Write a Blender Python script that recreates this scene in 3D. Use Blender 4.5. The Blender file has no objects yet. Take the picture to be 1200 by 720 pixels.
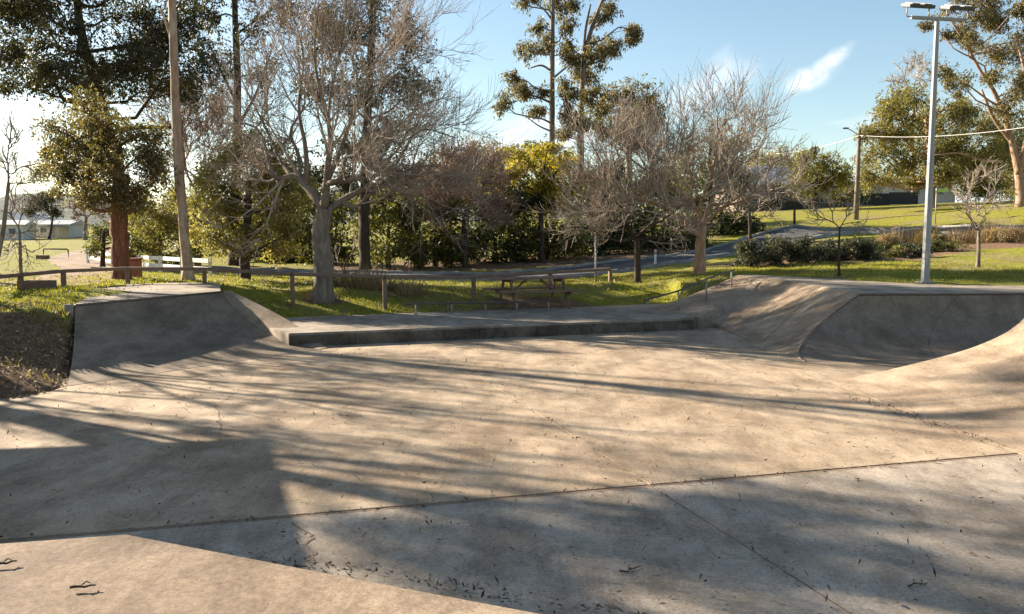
import bpy, bmesh, math, random
import numpy as np
from mathutils import Vector, Matrix
R_ = math.radians
SC = bpy.context.scene
COL = SC.collection

# ------------------------------------------------------------------ camera, sky, sun, exposure
EYE, FPX, HORY = 2.8, 940.0, 275.0
PITCH = math.atan((360 - HORY) / FPX)
cam_d = bpy.data.cameras.new('camera'); cam = bpy.data.objects.new('camera', cam_d); COL.objects.link(cam)
cam.location = (0, 0, EYE); cam.rotation_euler = (math.pi/2 - PITCH, 0, 0)
cam_d.sensor_width = 36; cam_d.lens = FPX/1200*36; cam_d.clip_start = .05; cam_d.clip_end = 6000
SC.camera = cam

SUN_EL = R_(23.5); SUN_AHEAD = R_(29)            # sun to the left, 29 degrees in front of the camera
SUN = Vector((-math.cos(SUN_AHEAD)*math.cos(SUN_EL), math.sin(SUN_AHEAD)*math.cos(SUN_EL), math.sin(SUN_EL)))
sd = bpy.data.lights.new('sun', 'SUN'); sd.energy = 5.0; sd.angle = R_(.53); sd.color = (1, .885, .73)
sun = bpy.data.objects.new('sun', sd); COL.objects.link(sun); sun.location = (-40, 20, 40)
sun.rotation_euler = SUN.to_track_quat('Z', 'Y').to_euler()

world = bpy.data.worlds.new('World'); SC.world = world; world.use_nodes = True
def build_world():
    nt = world.node_tree; N = nt.nodes; L = nt.links; N.clear()
    out = N.new('ShaderNodeOutputWorld'); bg = N.new('ShaderNodeBackground'); bg.inputs[1].default_value = .055
    L.new(bg.outputs[0], out.inputs[0])
    sky = N.new('ShaderNodeTexSky'); sky.sky_type = 'NISHITA'; sky.sun_disc = False
    sky.sun_elevation = SUN_EL; sky.sun_rotation = math.atan2(SUN.x, SUN.y)
    sky.air_density = 1.0; sky.dust_density = .6; sky.ozone_density = 2.5
    tc = N.new('ShaderNodeTexCoord')
    sep = N.new('ShaderNodeSeparateXYZ'); L.new(tc.outputs['Generated'], sep.inputs[0])
    # clouds drift on a flat layer overhead: direction / height
    def math_(op, a, b=None, c=None):
        m = N.new('ShaderNodeMath'); m.operation = op
        for i, v in enumerate((a, b, c)):
            if v is None: continue
            if isinstance(v, (int, float)): m.inputs[i].default_value = v
            else: L.new(v, m.inputs[i])
        return m.outputs[0]
    zz = math_('ADD', math_('MAXIMUM', sep.outputs[2], 0), .10)
    cx = math_('DIVIDE', sep.outputs[0], zz); cy = math_('DIVIDE', sep.outputs[1], zz)
    cmb = N.new('ShaderNodeCombineXYZ'); L.new(cx, cmb.inputs[0]); L.new(cy, cmb.inputs[1])
    nz = N.new('ShaderNodeTexNoise'); nz.inputs['Scale'].default_value = .62; nz.inputs['Detail'].default_value = 8
    nz.inputs['Roughness'].default_value = .55; nz.inputs['Distortion'].default_value = .4
    mp = N.new('ShaderNodeMapping'); mp.inputs['Location'].default_value = (5.6, 2.2, 0); L.new(cmb.outputs[0], mp.inputs[0]); L.new(mp.outputs[0], nz.inputs['Vector'])
    low = math_('MULTIPLY', math_('POWER', math_('SUBTRACT', 1, math_('MAXIMUM', sep.outputs[2], 0)), 9.0), .20)
    cl = math_('ADD', nz.outputs[0], low)
    rmp = N.new('ShaderNodeMapRange'); rmp.interpolation_type = 'SMOOTHSTEP'
    rmp.inputs['From Min'].default_value = .60; rmp.inputs['From Max'].default_value = .76; L.new(cl, rmp.inputs['Value'])
    # one small stray cloud, a rotated ellipse of directions
    def ell(az, el, ra, rb, rot, soft):
        d = Vector((math.sin(az)*math.cos(el), math.cos(az)*math.cos(el), math.sin(el)))
        r = Vector((math.cos(az), -math.sin(az), 0)); u = r.cross(d)
        a = r*math.cos(rot)+u*math.sin(rot); b = -r*math.sin(rot)+u*math.cos(rot)
        def dot(v, nm):
            n = N.new('ShaderNodeVectorMath'); n.operation = 'DOT_PRODUCT'; L.new(nm, n.inputs[0]); n.inputs[1].default_value = v
            return n.outputs['Value']
        nn = N.new('ShaderNodeTexNoise'); nn.inputs['Scale'].default_value = 19; nn.inputs['Detail'].default_value = 6
        L.new(tc.outputs['Generated'], nn.inputs['Vector'])
        q = math_('ADD', math_('POWER', math_('DIVIDE', dot(a, tc.outputs['Generated']), ra), 2), math_('POWER', math_('DIVIDE', dot(b, tc.outputs['Generated']), rb), 2))
        q = math_('ADD', math_('SQRT', q), math_('MULTIPLY', math_('SUBTRACT', nn.outputs[0], .5), 2.9))
        front = math_('GREATER_THAN', dot(d, tc.outputs['Generated']), 0)
        m = N.new('ShaderNodeMapRange'); m.interpolation_type = 'SMOOTHSTEP'; m.inputs['From Min'].default_value = 1.45; m.inputs['From Max'].default_value = .15
        L.new(q, m.inputs['Value'])
        n2 = N.new('ShaderNodeTexNoise'); n2.inputs['Scale'].default_value = 55; n2.inputs['Detail'].default_value = 7; n2.inputs['Roughness'].default_value = .65; L.new(tc.outputs['Generated'], n2.inputs['Vector'])
        m2 = N.new('ShaderNodeMapRange'); m2.inputs['From Min'].default_value = .30; m2.inputs['From Max'].default_value = .58; m2.inputs['To Min'].default_value = .35; L.new(n2.outputs[0], m2.inputs['Value'])
        return math_('MULTIPLY', math_('MULTIPLY', math_('MULTIPLY', m.outputs[0], m2.outputs[0]), front), soft)
    e1 = math_('MAXIMUM', ell(R_(21.2), R_(11.2), .026, .009, R_(38), .9), ell(R_(19.9), R_(10.1), .024, .010, R_(18), .8))
    e1 = math_('MAXIMUM', e1, ell(R_(20.5), R_(16.2), .035, .008, R_(8), .6))
    e2 = ell(R_(14.0), R_(10.2), .050, .022, R_(15), .55)
    cov = math_('MAXIMUM', rmp.outputs[0], math_('MAXIMUM', e1, e2))
    mix = N.new('ShaderNodeMix'); mix.data_type = 'RGBA'
    L.new(math_('MULTIPLY', cov, .88), mix.inputs['Factor'])
    tint = N.new('ShaderNodeMix'); tint.data_type = 'RGBA'; tint.blend_type = 'MULTIPLY'; tint.inputs['Factor'].default_value = 1; L.new(sky.outputs[0], tint.inputs[6]); tint.inputs[7].default_value = (1.12, 1.06, .92, 1)
    L.new(tint.outputs[2], mix.inputs[6])
    mix.inputs[7].default_value = (6.2, 6.3, 6.5, 1)
    L.new(mix.outputs[2], bg.inputs[0])
build_world()
SC.view_settings.view_transform = 'Standard'; SC.view_settings.look = 'None'
SC.view_settings.exposure = 1.95; SC.view_settings.gamma = 1; SC.view_settings.use_curve_mapping = False

# ------------------------------------------------------------------ where a view ray meets a height or a depth
def ray(px, py):
    dx, dy = (px-600)/FPX, -(py-360)/FPX
    return Vector((dx, math.cos(PITCH)+dy*math.sin(PITCH), -math.sin(PITCH)+dy*math.cos(PITCH)))
def G(px, py, z=0.):
    d = ray(px, py); t = (z-EYE)/d.z
    return Vector((d.x*t, d.y*t, z))
def D(px, py, Y):
    d = ray(px, py); t = Y/d.y
    return Vector((d.x*t, Y, EYE+d.z*t))
def MPP(Y): return Y/FPX

# ------------------------------------------------------------------ object helpers
def tag(o, label=None, cat=None, group=None, kind=None):
    if label: o['label'] = label
    if cat: o['category'] = cat
    if group: o['group'] = group
    if kind: o['kind'] = kind
    return o
def thing(name, loc, label, cat, group=None):
    o = bpy.data.objects.new(name, None); COL.objects.link(o); o.location = loc; o.empty_display_size = .1
    return tag(o, label, cat, group)
def link(name, me, mat, parent=None, kind=None):
    o = bpy.data.objects.new(name, me); COL.objects.link(o)
    if mat and not me.materials: me.materials.append(mat)
    if parent: o.parent = parent
    if kind: o['kind'] = kind
    return o
def np_mesh(name, V, F, smooth=False):
    V = np.asarray(V, dtype=np.float32); F = np.asarray(F, dtype=np.int32); k = F.shape[1]
    me = bpy.data.meshes.new(name); me.vertices.add(len(V)); me.vertices.foreach_set('co', V.ravel())
    me.loops.add(F.size); me.loops.foreach_set('vertex_index', F.ravel())
    me.polygons.add(len(F)); me.polygons.foreach_set('loop_start', np.arange(0, F.size, k, dtype=np.int32))
    if smooth: me.polygons.foreach_set('use_smooth', np.ones(len(F), dtype=bool))
    me.update(calc_edges=True)
    return me
def bm_mesh(name, bm, smooth=False):
    bmesh.ops.recalc_face_normals(bm, faces=bm.faces)
    me = bpy.data.meshes.new(name); bm.to_mesh(me); bm.free()
    if smooth:
        for p in me.polygons: p.use_smooth = True
    return me
def box(sx, sy, sz, c=(0, 0, 0), bev=0., rot=None, bm=None):
    own = bm is None
    b = bmesh.new()
    bmesh.ops.create_cube(b, size=1)
    for v in b.verts: v.co = Vector((v.co.x*sx, v.co.y*sy, v.co.z*sz))
    if bev > 0: bmesh.ops.bevel(b, geom=b.edges[:], offset=bev, segments=2, affect='EDGES', profile=.6)
    for v in b.verts:
        if rot is not None: v.co = rot @ v.co
        v.co += Vector(c)
    return b
def add_box(parent, name, mat, size, c, bev=.004, rot=None):
    return link(name, bm_mesh(name, box(*size, c, bev, rot)), mat, parent)
def frames(P):
    T = np.gradient(P, axis=1); T /= np.linalg.norm(T, axis=2, keepdims=True)+1e-9
    m = T.mean(axis=1, keepdims=True)
    ref = np.where(np.abs(m[..., 2:3]) > .8, np.array([1., 0, 0]), np.array([0, 0, 1.]))
    U = np.cross(T, np.broadcast_to(ref, T.shape)); U /= np.linalg.norm(U, axis=2, keepdims=True)+1e-9
    return U, np.cross(T, U)
def tubes(lines, off=(0, 0, 0)):
    """lines: list of (pts, radii, sides) -> V, F of one mesh"""
    groups = {}
    for p, r, k in lines: groups.setdefault((len(p), k), []).append((p, r))
    Vs, Fs, base = [], [], 0
    for (n, k), items in groups.items():
        P = np.array([[tuple(q) for q in a[0]] for a in items], dtype=float)-np.array(off)
        Rr = np.array([a[1] for a in items], dtype=float)
        U, W = frames(P); m = len(items)
        ang = np.arange(k)*2*np.pi/k
        ring = U[:, :, None, :]*np.cos(ang)[None, None, :, None]+W[:, :, None, :]*np.sin(ang)[None, None, :, None]
        V = P[:, :, None, :]+ring*Rr[:, :, None, None]
        idx = np.arange(m*n*k).reshape(m, n, k)
        a = idx[:, :-1, :]; b = np.roll(a, -1, axis=2); d = idx[:, 1:, :]; c = np.roll(d, -1, axis=2)
        F = np.stack([a, b, c, d], axis=-1).reshape(-1, 4)
        Vs.append(V.reshape(-1, 3)); Fs.append(F+base); base += m*n*k
    return np.concatenate(Vs), np.concatenate(Fs)
def tube_obj(name, pts, rad, sides, mat, parent, off=(0, 0, 0), rough=0., seed=0):
    if not hasattr(rad, '__len__'): rad = [rad]*len(pts)
    pts = [Vector(p) for p in pts]
    e0 = (pts[0]-pts[1]).normalized()*.0008; e1 = (pts[-1]-pts[-2]).normalized()*.0008
    P = [pts[0]+e0]+pts+[pts[-1]+e1]; r = [rad[0]*.02]+list(rad)+[rad[-1]*.02]
    V, F = tubes([(P, r, sides)], off)
    if rough:
        c = np.array([tuple(p) for p in P])-np.array(off); ci = np.repeat(c, sides, axis=0); rg = np.random.default_rng(seed)
        j = rg.normal(0, 1, (len(P), sides)); j = (j+np.roll(j, 1, 0)*.8+np.roll(j, 1, 1)*.4)/1.4
        V = ci+(V-ci)*(1+rough*j.reshape(-1, 1))
    return link(name, np_mesh(name, V, F, True), mat, parent)
def curve_pts(pts, n):
    """Catmull-Rom through pts, n samples"""
    P = [Vector(p) for p in pts]; P = [P[0]*2-P[1]]+P+[P[-1]*2-P[-2]]
    out = []
    for i in range(n):
        u = i/(n-1)*(len(P)-3); k = min(int(u), len(P)-4); t = u-k
        a, b, c, d = P[k:k+4]
        out.append(.5*((2*b)+(c-a)*t+(2*a-5*b+4*c-d)*t*t+(3*b-a-3*c+d)*t**3))
    return out

# ------------------------------------------------------------------ materials
def newmat(name):
    m = bpy.data.materials.new(name); m.use_nodes = True; nt = m.node_tree; nt.nodes.clear()
    return m, nt, nt.nodes, nt.links
def ramp(N, L, fac, stops):
    r = N.new('ShaderNodeValToRGB'); L.new(fac, r.inputs[0]); e = r.color_ramp.elements
    while len(e) < len(stops): e.new(.5)
    for i, (p, c) in enumerate(stops): e[i].position = p; e[i].color = (*c, 1)
    return r.outputs[0]
def noise(N, L, vec, scale, detail=6, rough=.6, dist=0.):
    n = N.new('ShaderNodeTexNoise'); n.inputs['Scale'].default_value = scale; n.inputs['Detail'].default_value = detail
    n.inputs['Roughness'].default_value = rough; n.inputs['Distortion'].default_value = dist; L.new(vec, n.inputs['Vector'])
    return n.outputs[0]
def mixc(N, L, fac, a, b, mode='MIX'):
    m = N.new('ShaderNodeMix'); m.data_type = 'RGBA'; m.blend_type = mode
    for s, v in ((0, fac), (6, a), (7, b)):
        if isinstance(v, (int, float)): m.inputs[s].default_value = v
        elif isinstance(v, tuple): m.inputs[s].default_value = (*v, 1)
        else: L.new(v, m.inputs[s])
    return m.outputs[2]
def finish(nt, N, L, col, rough=.85, bump=None, bstr=.3, bdist=.01, metal=0., spec=.3):
    o = N.new('ShaderNodeOutputMaterial'); p = N.new('ShaderNodeBsdfPrincipled')
    if isinstance(col, tuple): p.inputs['Base Color'].default_value = (*col, 1)
    else: L.new(col, p.inputs['Base Color'])
    if isinstance(rough, (int, float)): p.inputs['Roughness'].default_value = rough
    else: L.new(rough, p.inputs['Roughness'])
    p.inputs['Metallic'].default_value = metal; p.inputs['Specular IOR Level'].default_value = spec
    if bump is not None:
        b = N.new('ShaderNodeBump'); b.inputs['Strength'].default_value = bstr; b.inputs['Distance'].default_value = bdist
        L.new(bump, b.inputs['Height']); L.new(b.outputs[0], p.inputs['Normal'])
    L.new(p.outputs[0], o.inputs[0])
def wpos(N, L, sx=1, sy=1, sz=1):
    g = N.new('ShaderNodeNewGeometry'); m = N.new('ShaderNodeMapping'); m.inputs['Scale'].default_value = (sx, sy, sz)
    L.new(g.outputs['Position'], m.inputs[0]); return m.outputs[0]
def concrete(name, c0, c1, c2, stain=.5):
    m, nt, N, L = newmat(name); p = wpos(N, L)
    big = noise(N, L, p, .5, 8, .62, .15)
    col = ramp(N, L, big, [(.28, c0), (.5, c1), (.72, c2)])
    st = noise(N, L, wpos(N, L, 1.0, .6, 1), 1.3, 10, .72, .2)
    dark = ramp(N, L, st, [(.40, tuple(x*.45 for x in c0)), (.60, (1, 1, 1))])
    col = mixc(N, L, stain, col, dark, 'MULTIPLY')
    fine = noise(N, L, p, 26, 5, .7)
    col = mixc(N, L, .55, col, ramp(N, L, fine, [(.30, (.5, .47, .43)), (.62, (1.12, 1.1, 1.08))]), 'MULTIPLY')
    sp = noise(N, L, p, 95, 3, .75)
    col = mixc(N, L, .5, col, ramp(N, L, sp, [(.36, (.35, .32, .3)), (.50, (1, 1, 1)), (.66, (1.18, 1.17, 1.15))]), 'MULTIPLY')
    vo = N.new('ShaderNodeTexVoronoi'); vo.inputs['Scale'].default_value = 5.5; vo.inputs['Randomness'].default_value = 1; L.new(p, vo.inputs['Vector'])
    col = mixc(N, L, .75, col, ramp(N, L, vo.outputs['Distance'], [(.035, (.42, .38, .34)), (.075, (1, 1, 1))]), 'MULTIPLY')
    sc = noise(N, L, wpos(N, L, 9, .5, 2), 1.1, 8, .75, .1)
    col = mixc(N, L, .45, col, ramp(N, L, sc, [(.34, (.62, .59, .56)), (.46, (1, 1, 1)), (.60, (1, 1, 1)), (.72, (1.22, 1.2, 1.18))]), 'MULTIPLY')
    md = noise(N, L, p, 6.5, 8, .72)
    col = mixc(N, L, .32, col, ramp(N, L, md, [(.32, (.66, .63, .6)), (.52, (1, 1, 1)), (.7, (1.14, 1.13, 1.1))]), 'MULTIPLY')
    bm_ = noise(N, L, p, 60, 6, .7)
    finish(nt, N, L, col, .88, bm_, .35, .006, spec=.22)
    return m
M = {}
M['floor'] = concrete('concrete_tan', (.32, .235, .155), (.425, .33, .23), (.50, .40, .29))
M['floor_grey'] = concrete('concrete_grey', (.31, .26, .205), (.41, .35, .28), (.49, .42, .34), .5)
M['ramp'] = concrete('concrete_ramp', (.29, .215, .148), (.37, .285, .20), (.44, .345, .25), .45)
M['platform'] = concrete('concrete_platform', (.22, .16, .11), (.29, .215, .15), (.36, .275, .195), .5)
M['ramp_shaded'] = concrete('concrete_shaded', (.20, .155, .112), (.265, .208, .15), (.33, .262, .195), .4)  # darker copy of the ramp concrete: shade of the sunless faces put into colour
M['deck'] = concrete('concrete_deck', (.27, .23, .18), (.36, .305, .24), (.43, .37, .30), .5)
M['ledge'] = concrete('concrete_ledge', (.10, .08, .06), (.16, .13, .10), (.23, .19, .15), .6)  # mottled concrete, darkened to carry the front face's shade; seams use it too
def simple(name, c, rough=.6, metal=0., var=.3, scale=8, bstr=.2, spec=.4):
    m, nt, N, L = newmat(name); tc = N.new('ShaderNodeTexCoord')
    n = noise(N, L, tc.outputs['Object'], scale, 7, .65, .3)
    col = ramp(N, L, n, [(.25, tuple(x*(1-var) for x in c)), (.55, c), (.8, tuple(min(1, x*(1+var*.7)) for x in c))])
    finish(nt, N, L, col, rough, n, bstr, .01, metal, spec)
    return m
M['steel'] = simple('galvanised_steel', (.27, .25, .225), .55, .25, .2, 3)
M['pole'] = simple('painted_pole', (.27, .275, .27), .6, 0, .2, 2)
M['lamp'] = simple('lamp_housing', (.05, .055, .06), .45, .2, .2, 10)
M['glass'] = simple('lamp_glass', (.07, .075, .085), .35, 0, .1, 5, .02, .6)
M['rail'] = simple('worn_rail', (.13, .10, .085), .5, .5, .4, 12)
M['black'] = simple('black_metal', (.02, .02, .02), .5, .2, .3, 10)
M['white'] = simple('white_timber', (.72, .70, .66), .6, 0, .15, 7)
M['redbin'] = simple('red_brown_box', (.24, .085, .055), .6, 0, .25, 6)
M['sign'] = simple('sign_plate', (.42, .55, .08), .5, 0, .1, 6)
M['roof_white'] = simple('pale_roof', (.62, .60, .57), .6, 0, .12, 3)
M['roof_grey'] = simple('grey_roof', (.33, .34, .35), .55, 0, .15, 3)
M['wall_cream'] = simple('cream_wall', (.55, .51, .45), .8, 0, .1, 4)
M['wall_brick'] = simple('brick_wall', (.17, .125, .10), .9, 0, .2, 9)
M['wall_white'] = simple('white_wall', (.62, .60, .56), .75, 0, .1, 3)
M['window'] = simple('window_glass', (.06, .07, .08), .1, 0, .2, 3, .02, .6)
M['fence_dark'] = simple('dark_fence', (.022, .026, .026), .6, 0, .3, 4)
M['fence_green'] = simple('green_mesh', (.10, .22, .17), .6, 0, .2, 4)
M['wire'] = simple('wire', (.45, .43, .40), .6, 0, .1, 4)
def timber(name, c, ax=(1, 14, 14)):
    m, nt, N, L = newmat(name); tc = N.new('ShaderNodeTexCoord'); mp = N.new('ShaderNodeMapping'); mp.inputs['Scale'].default_value = ax
    L.new(tc.outputs['Object'], mp.inputs[0]); n = noise(N, L, mp.outputs[0], 2.5, 8, .7, .6)
    col = ramp(N, L, n, [(.25, tuple(x*.45 for x in c)), (.5, c), (.78, tuple(min(1, x*1.5) for x in c))])
    finish(nt, N, L, col, .8, n, .5, .01, spec=.25)
    return m
M['timber'] = timber('weathered_timber', (.17, .115, .08), (2, 2, 12))
M['table'] = timber('table_timber', (.19, .115, .08), (1.2, 12, 12))
def bark(name, cs, sx=5, sz=1.2, bstr=.7):
    m, nt, N, L = newmat(name); p = wpos(N, L, sx, sx, sz)
    n = noise(N, L, p, 1.6, 8, .68, .8)
    k = len(cs)-1
    col = ramp(N, L, n, [(.28+.44*i/k, c) for i, c in enumerate(cs)])
    finish(nt, N, L, col, .9, n, bstr, .03, spec=.15)
    return m
M['bark_red'] = bark('bark_red_brown', [(.06, .028, .018), (.16, .072, .045), (.28, .15, .10)])
M['bark_gum'] = bark('bark_smooth_gum', [(.19, .11, .075), (.36, .26, .19), (.52, .43, .34)], 3, .8, .3)
M['bark_grey'] = bark('bark_grey', [(.085, .066, .05), (.18, .145, .115), (.30, .25, .20)])
M['bark_tan'] = bark('bark_tan', [(.16, .085, .05), (.31, .19, .125), (.44, .30, .21)])
M['bark_dark'] = bark('bark_dark', [(.025, .018, .013), (.055, .04, .03), (.10, .075, .055)])
M['bark_orange'] = bark('bark_orange_gum', [(.13, .07, .045), (.29, .18, .12), (.47, .37, .285)], 3, .7, .3)
M['twig_grey'] = bark('twig_grey', [(.20, .155, .12), (.33, .265, .21), (.47, .39, .31)], 2, 2, .1)
M['twig_red'] = bark('twig_red', [(.17, .105, .08), (.28, .19, .145), (.39, .28, .21)], 2, 2, .1)
M['twig_tan'] = bark('twig_tan', [(.22, .165, .125), (.36, .29, .225), (.50, .42, .34)], 2, 2, .1)
def leafmat(name, cs, trans=.35, rough=.55):
    m, nt, N, L = newmat(name)
    g = N.new('ShaderNodeNewGeometry')
    k = len(cs)-1
    col = ramp(N, L, g.outputs['Random Per Island'], [(i/k*.999, c) for i, c in enumerate(cs)])
    big = noise(N, L, wpos(N, L), .9, 3, .5)
    col = mixc(N, L, .6, col, ramp(N, L, big, [(.3, (.5, .53, .52)), (.7, (1.4, 1.3, 1.1))]), 'MULTIPLY')
    o = N.new('ShaderNodeOutputMaterial'); p = N.new('ShaderNodeBsdfPrincipled'); t = N.new('ShaderNodeBsdfTranslucent'); mx = N.new('ShaderNodeMixShader')
    L.new(col, p.inputs['Base Color']); L.new(mixc(N, L, 1., col, (1.25, 1.35, .6), 'MULTIPLY'), t.inputs[0])
    p.inputs['Roughness'].default_value = rough; p.inputs['Specular IOR Level'].default_value = .35
    mx.inputs[0].default_value = trans; L.new(p.outputs[0], mx.inputs[1]); L.new(t.outputs[0], mx.inputs[2]); L.new(mx.outputs[0], o.inputs[0])
    return m
M['leaf_gum'] = leafmat('leaf_gum', [(.06, .054, .026), (.12, .103, .048), (.19, .15, .07), (.24, .175, .09)])
M['leaf_gumdark'] = leafmat('leaf_gum_dark', [(.028, .029, .017), (.058, .055, .03), (.10, .088, .046)], .25)
M['leaf_olive'] = leafmat('leaf_olive', [(.10, .088, .03), (.19, .165, .055), (.30, .25, .095)], .4)
M['leaf_silver'] = leafmat('leaf_silver_olive', [(.17, .15, .065), (.28, .24, .11), (.39, .33, .165)], .5)
M['leaf_dark'] = leafmat('leaf_evergreen', [(.018, .026, .010), (.038, .048, .017), (.075, .08, .026)], .3, .45)
M['leaf_wattle'] = leafmat('leaf_wattle', [(.13, .125, .022), (.34, .27, .035), (.55, .41, .045)], .4)
M['leaf_mid'] = leafmat('leaf_mid', [(.045, .049, .014), (.095, .092, .025), (.17, .15, .04)], .4)
M['leaf_yellow'] = leafmat('leaf_yellow_green', [(.10, .11, .02), (.20, .18, .03), (.30, .22, .035)], .45)
M['leaf_shrub'] = leafmat('leaf_grey_shrub', [(.035, .037, .026), (.065, .067, .045), (.10, .10, .065)], .25)
M['leaf_straw'] = leafmat('leaf_straw', [(.15, .095, .06), (.27, .185, .12), (.38, .29, .19)], .3)
M['grass_blade'] = leafmat('grass_blade', [(.13, .14, .018), (.24, .225, .03), (.36, .31, .06)], .45)
M['litter'] = leafmat('leaf_litter', [(.03, .02, .014), (.08, .052, .034), (.17, .11, .07), (.30, .21, .14)], .05, .8)
M['litter_brown'] = leafmat('leaf_mulch', [(.09, .055, .035), (.20, .12, .07), (.34, .225, .135), (.46, .34, .22)], .05, .85)
def mat_ground():
    m, nt, N, L = newmat('ground_cover'); p = wpos(N, L)
    a = noise(N, L, p, .35, 6, .6); b = noise(N, L, p, 4.5, 8, .7, .5)
    g = ramp(N, L, b, [(.25, (.085, .095, .012)), (.5, (.19, .185, .022)), (.75, (.29, .26, .045))])
    g2 = ramp(N, L, b, [(.25, (.09, .075, .03)), (.5, (.19, .16, .06)), (.75, (.28, .235, .10))])
    gr = mixc(N, L, ramp(N, L, a, [(.45, (0, 0, 0)), (.60, (1, 1, 1))]), g, g2)
    d = ramp(N, L, noise(N, L, p, 7, 9, .75, .4), [(.25, (.06, .037, .022)), (.5, (.17, .105, .065)), (.75, (.31, .21, .135))])
    at = N.new('ShaderNodeAttribute'); at.attribute_name = 'dirt'
    mm = N.new('ShaderNodeMath'); mm.operation = 'MULTIPLY_ADD'; L.new(b, mm.inputs[0]); mm.inputs[1].default_value = .9; mm.inputs[2].default_value = -.45
    ad = N.new('ShaderNodeMath'); ad.operation = 'ADD'; ad.use_clamp = True; L.new(at.outputs['Fac'], ad.inputs[0]); L.new(mm.outputs[0], ad.inputs[1])
    f = ramp(N, L, ad.outputs[0], [(.38, (0, 0, 0)), (.62, (1, 1, 1))])
    finish(nt, N, L, mixc(N, L, f, gr, d), .95, b, .8, .08, spec=.1)
    return m
M['ground'] = mat_ground()
def mat_asphalt():
    m, nt, N, L = newmat('asphalt'); p = wpos(N, L)
    c = ramp(N, L, noise(N, L, p, .8, 6, .6), [(.3, (.045, .046, .05)), (.7, (.085, .084, .084))])
    c = mixc(N, L, .6, c, ramp(N, L, noise(N, L, p, 60, 3, .7), [(.3, (.5, .5, .5)), (.7, (1.4, 1.4, 1.4))]), 'MULTIPLY')
    finish(nt, N, L, c, .8, noise(N, L, p, 60, 3), .3, .01)
    return m
M['asphalt'] = mat_asphalt()
M['kerb'] = concrete('kerb_concrete', (.26, .24, .22), (.34, .32, .29), (.42, .40, .36), .4)
M['path'] = concrete('dirt_track', (.19, .12, .075), (.28, .19, .125), (.35, .25, .175), .3)
M['joint'] = simple('joint_sand', (.20, .135, .09), .95, 0, .45, 9)
def mat_hill():
    m, nt, N, L = newmat('hill_forest'); p = wpos(N, L)
    c = ramp(N, L, noise(N, L, p, .06, 8, .7), [(.3, (.035, .045, .035)), (.55, (.07, .08, .06)), (.75, (.12, .115, .085))])
    finish(nt, N, L, c, .95, noise(N, L, p, .15, 6), 1, 3.)
    return m
M['hill'] = mat_hill()

# ------------------------------------------------------------------ skate park key points
HL, HR, HP, PADZ = 1.2, 1.3, 1.3, .34
L_top, R_top = G(88, 358, HL), G(261, 342, HL)
L_bot, R_bot = G(78, 453, 0), G(374, 410, 0)
hip_top, hip_bot = G(1008, 345, HR), G(944, 424, 0)
pad_fl, pad_fr = G(338, 391, PADZ), G(813, 373, PADZ)
pad_bl, pad_br = G(322, 373, PADZ), G(775, 356, PADZ)
plat_b, plat_c = G(150, 625, HP), G(640, 721, HP)

# ------------------------------------------------------------------ terrain
ctrl = [(69,338,23.9),(0,352,20),(120,340,21.5),(343,346,25),(451,349,25.5),(554,347,27),(630,355,27),(715,330,30),(745,335,31),(820,322,31),
 (330,374,22.2),(475,370,23.5),(600,365,25),(720,362,26),(900,324,30),(1085,332,24.7),(1200,338,23),(1100,318,30),(985,325,28),(1147,313,31),
 (950,308,36),(1100,306,36),(1200,300,36),(870,300,42),(1000,280,48),(1100,268,52),(1200,262,52),(1003,258,66),(930,266,58),(1050,240,85),
 (1195,236,62),(900,247,85),(700,318,40),(600,328,36.5),(780,297,52),(550,312,46),(430,318,42),(330,318,42),(142,328,29),(221,331,28),
 (60,310,45),(100,290,80),(50,283,120),(0,320,32),(720,314,41),(840,299,47),(910,284,54),(980,272,58),(1060,268,58)]
CP = [tuple(D(*c)) for c in ctrl]
CP += [(-30,10,1.2),(-30,30,1.3),(-15,5,1.15),(-12,14,1.15),(-11,17,1.18),(20,10,1.35),(30,25,1.6),(16,20,1.25),(12,21,1.25),(10,27,1.28),(-60,60,1.5),(80,60,6),(150,150,10),(-150,150,2),(0,150,5),
 (0,400,10),(-400,400,5),(400,400,25),(0,-30,1.0),(-100,-50,1),(100,-50,2),(-300,100,2),(300,100,12),(0,700,15),(-500,700,5),(500,700,30),(-700,-300,0),(700,-300,5),(0,-400,0),(-800,900,8),(900,900,40)]
CP = np.array(CP)
def tps_fit(P, lam=.02):
    n = len(P); d = np.linalg.norm(P[:, None, :2]-P[None, :, :2], axis=2)
    K = d+np.eye(n)*lam                                  # linear (biharmonic) kernel: no overshoot
    A = np.zeros((n+3, n+3)); A[:n, :n] = -K; Q = np.c_[np.ones(n), P[:, :2]]; A[:n, n:] = Q; A[n:, :n] = Q.T
    return np.linalg.solve(A, np.r_[P[:, 2], 0, 0, 0])
WT = tps_fit(CP)
def H0(x, y):
    x = np.atleast_1d(np.asarray(x, float)); y = np.atleast_1d(np.asarray(y, float)); out = np.zeros(x.shape)
    for i in range(len(CP)): out -= WT[i]*np.hypot(x-CP[i, 0], y-CP[i, 1])
    return out+WT[-3]+WT[-2]*x+WT[-1]*y
mid = lambda a, b, t=.5: a.lerp(b, t)
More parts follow.
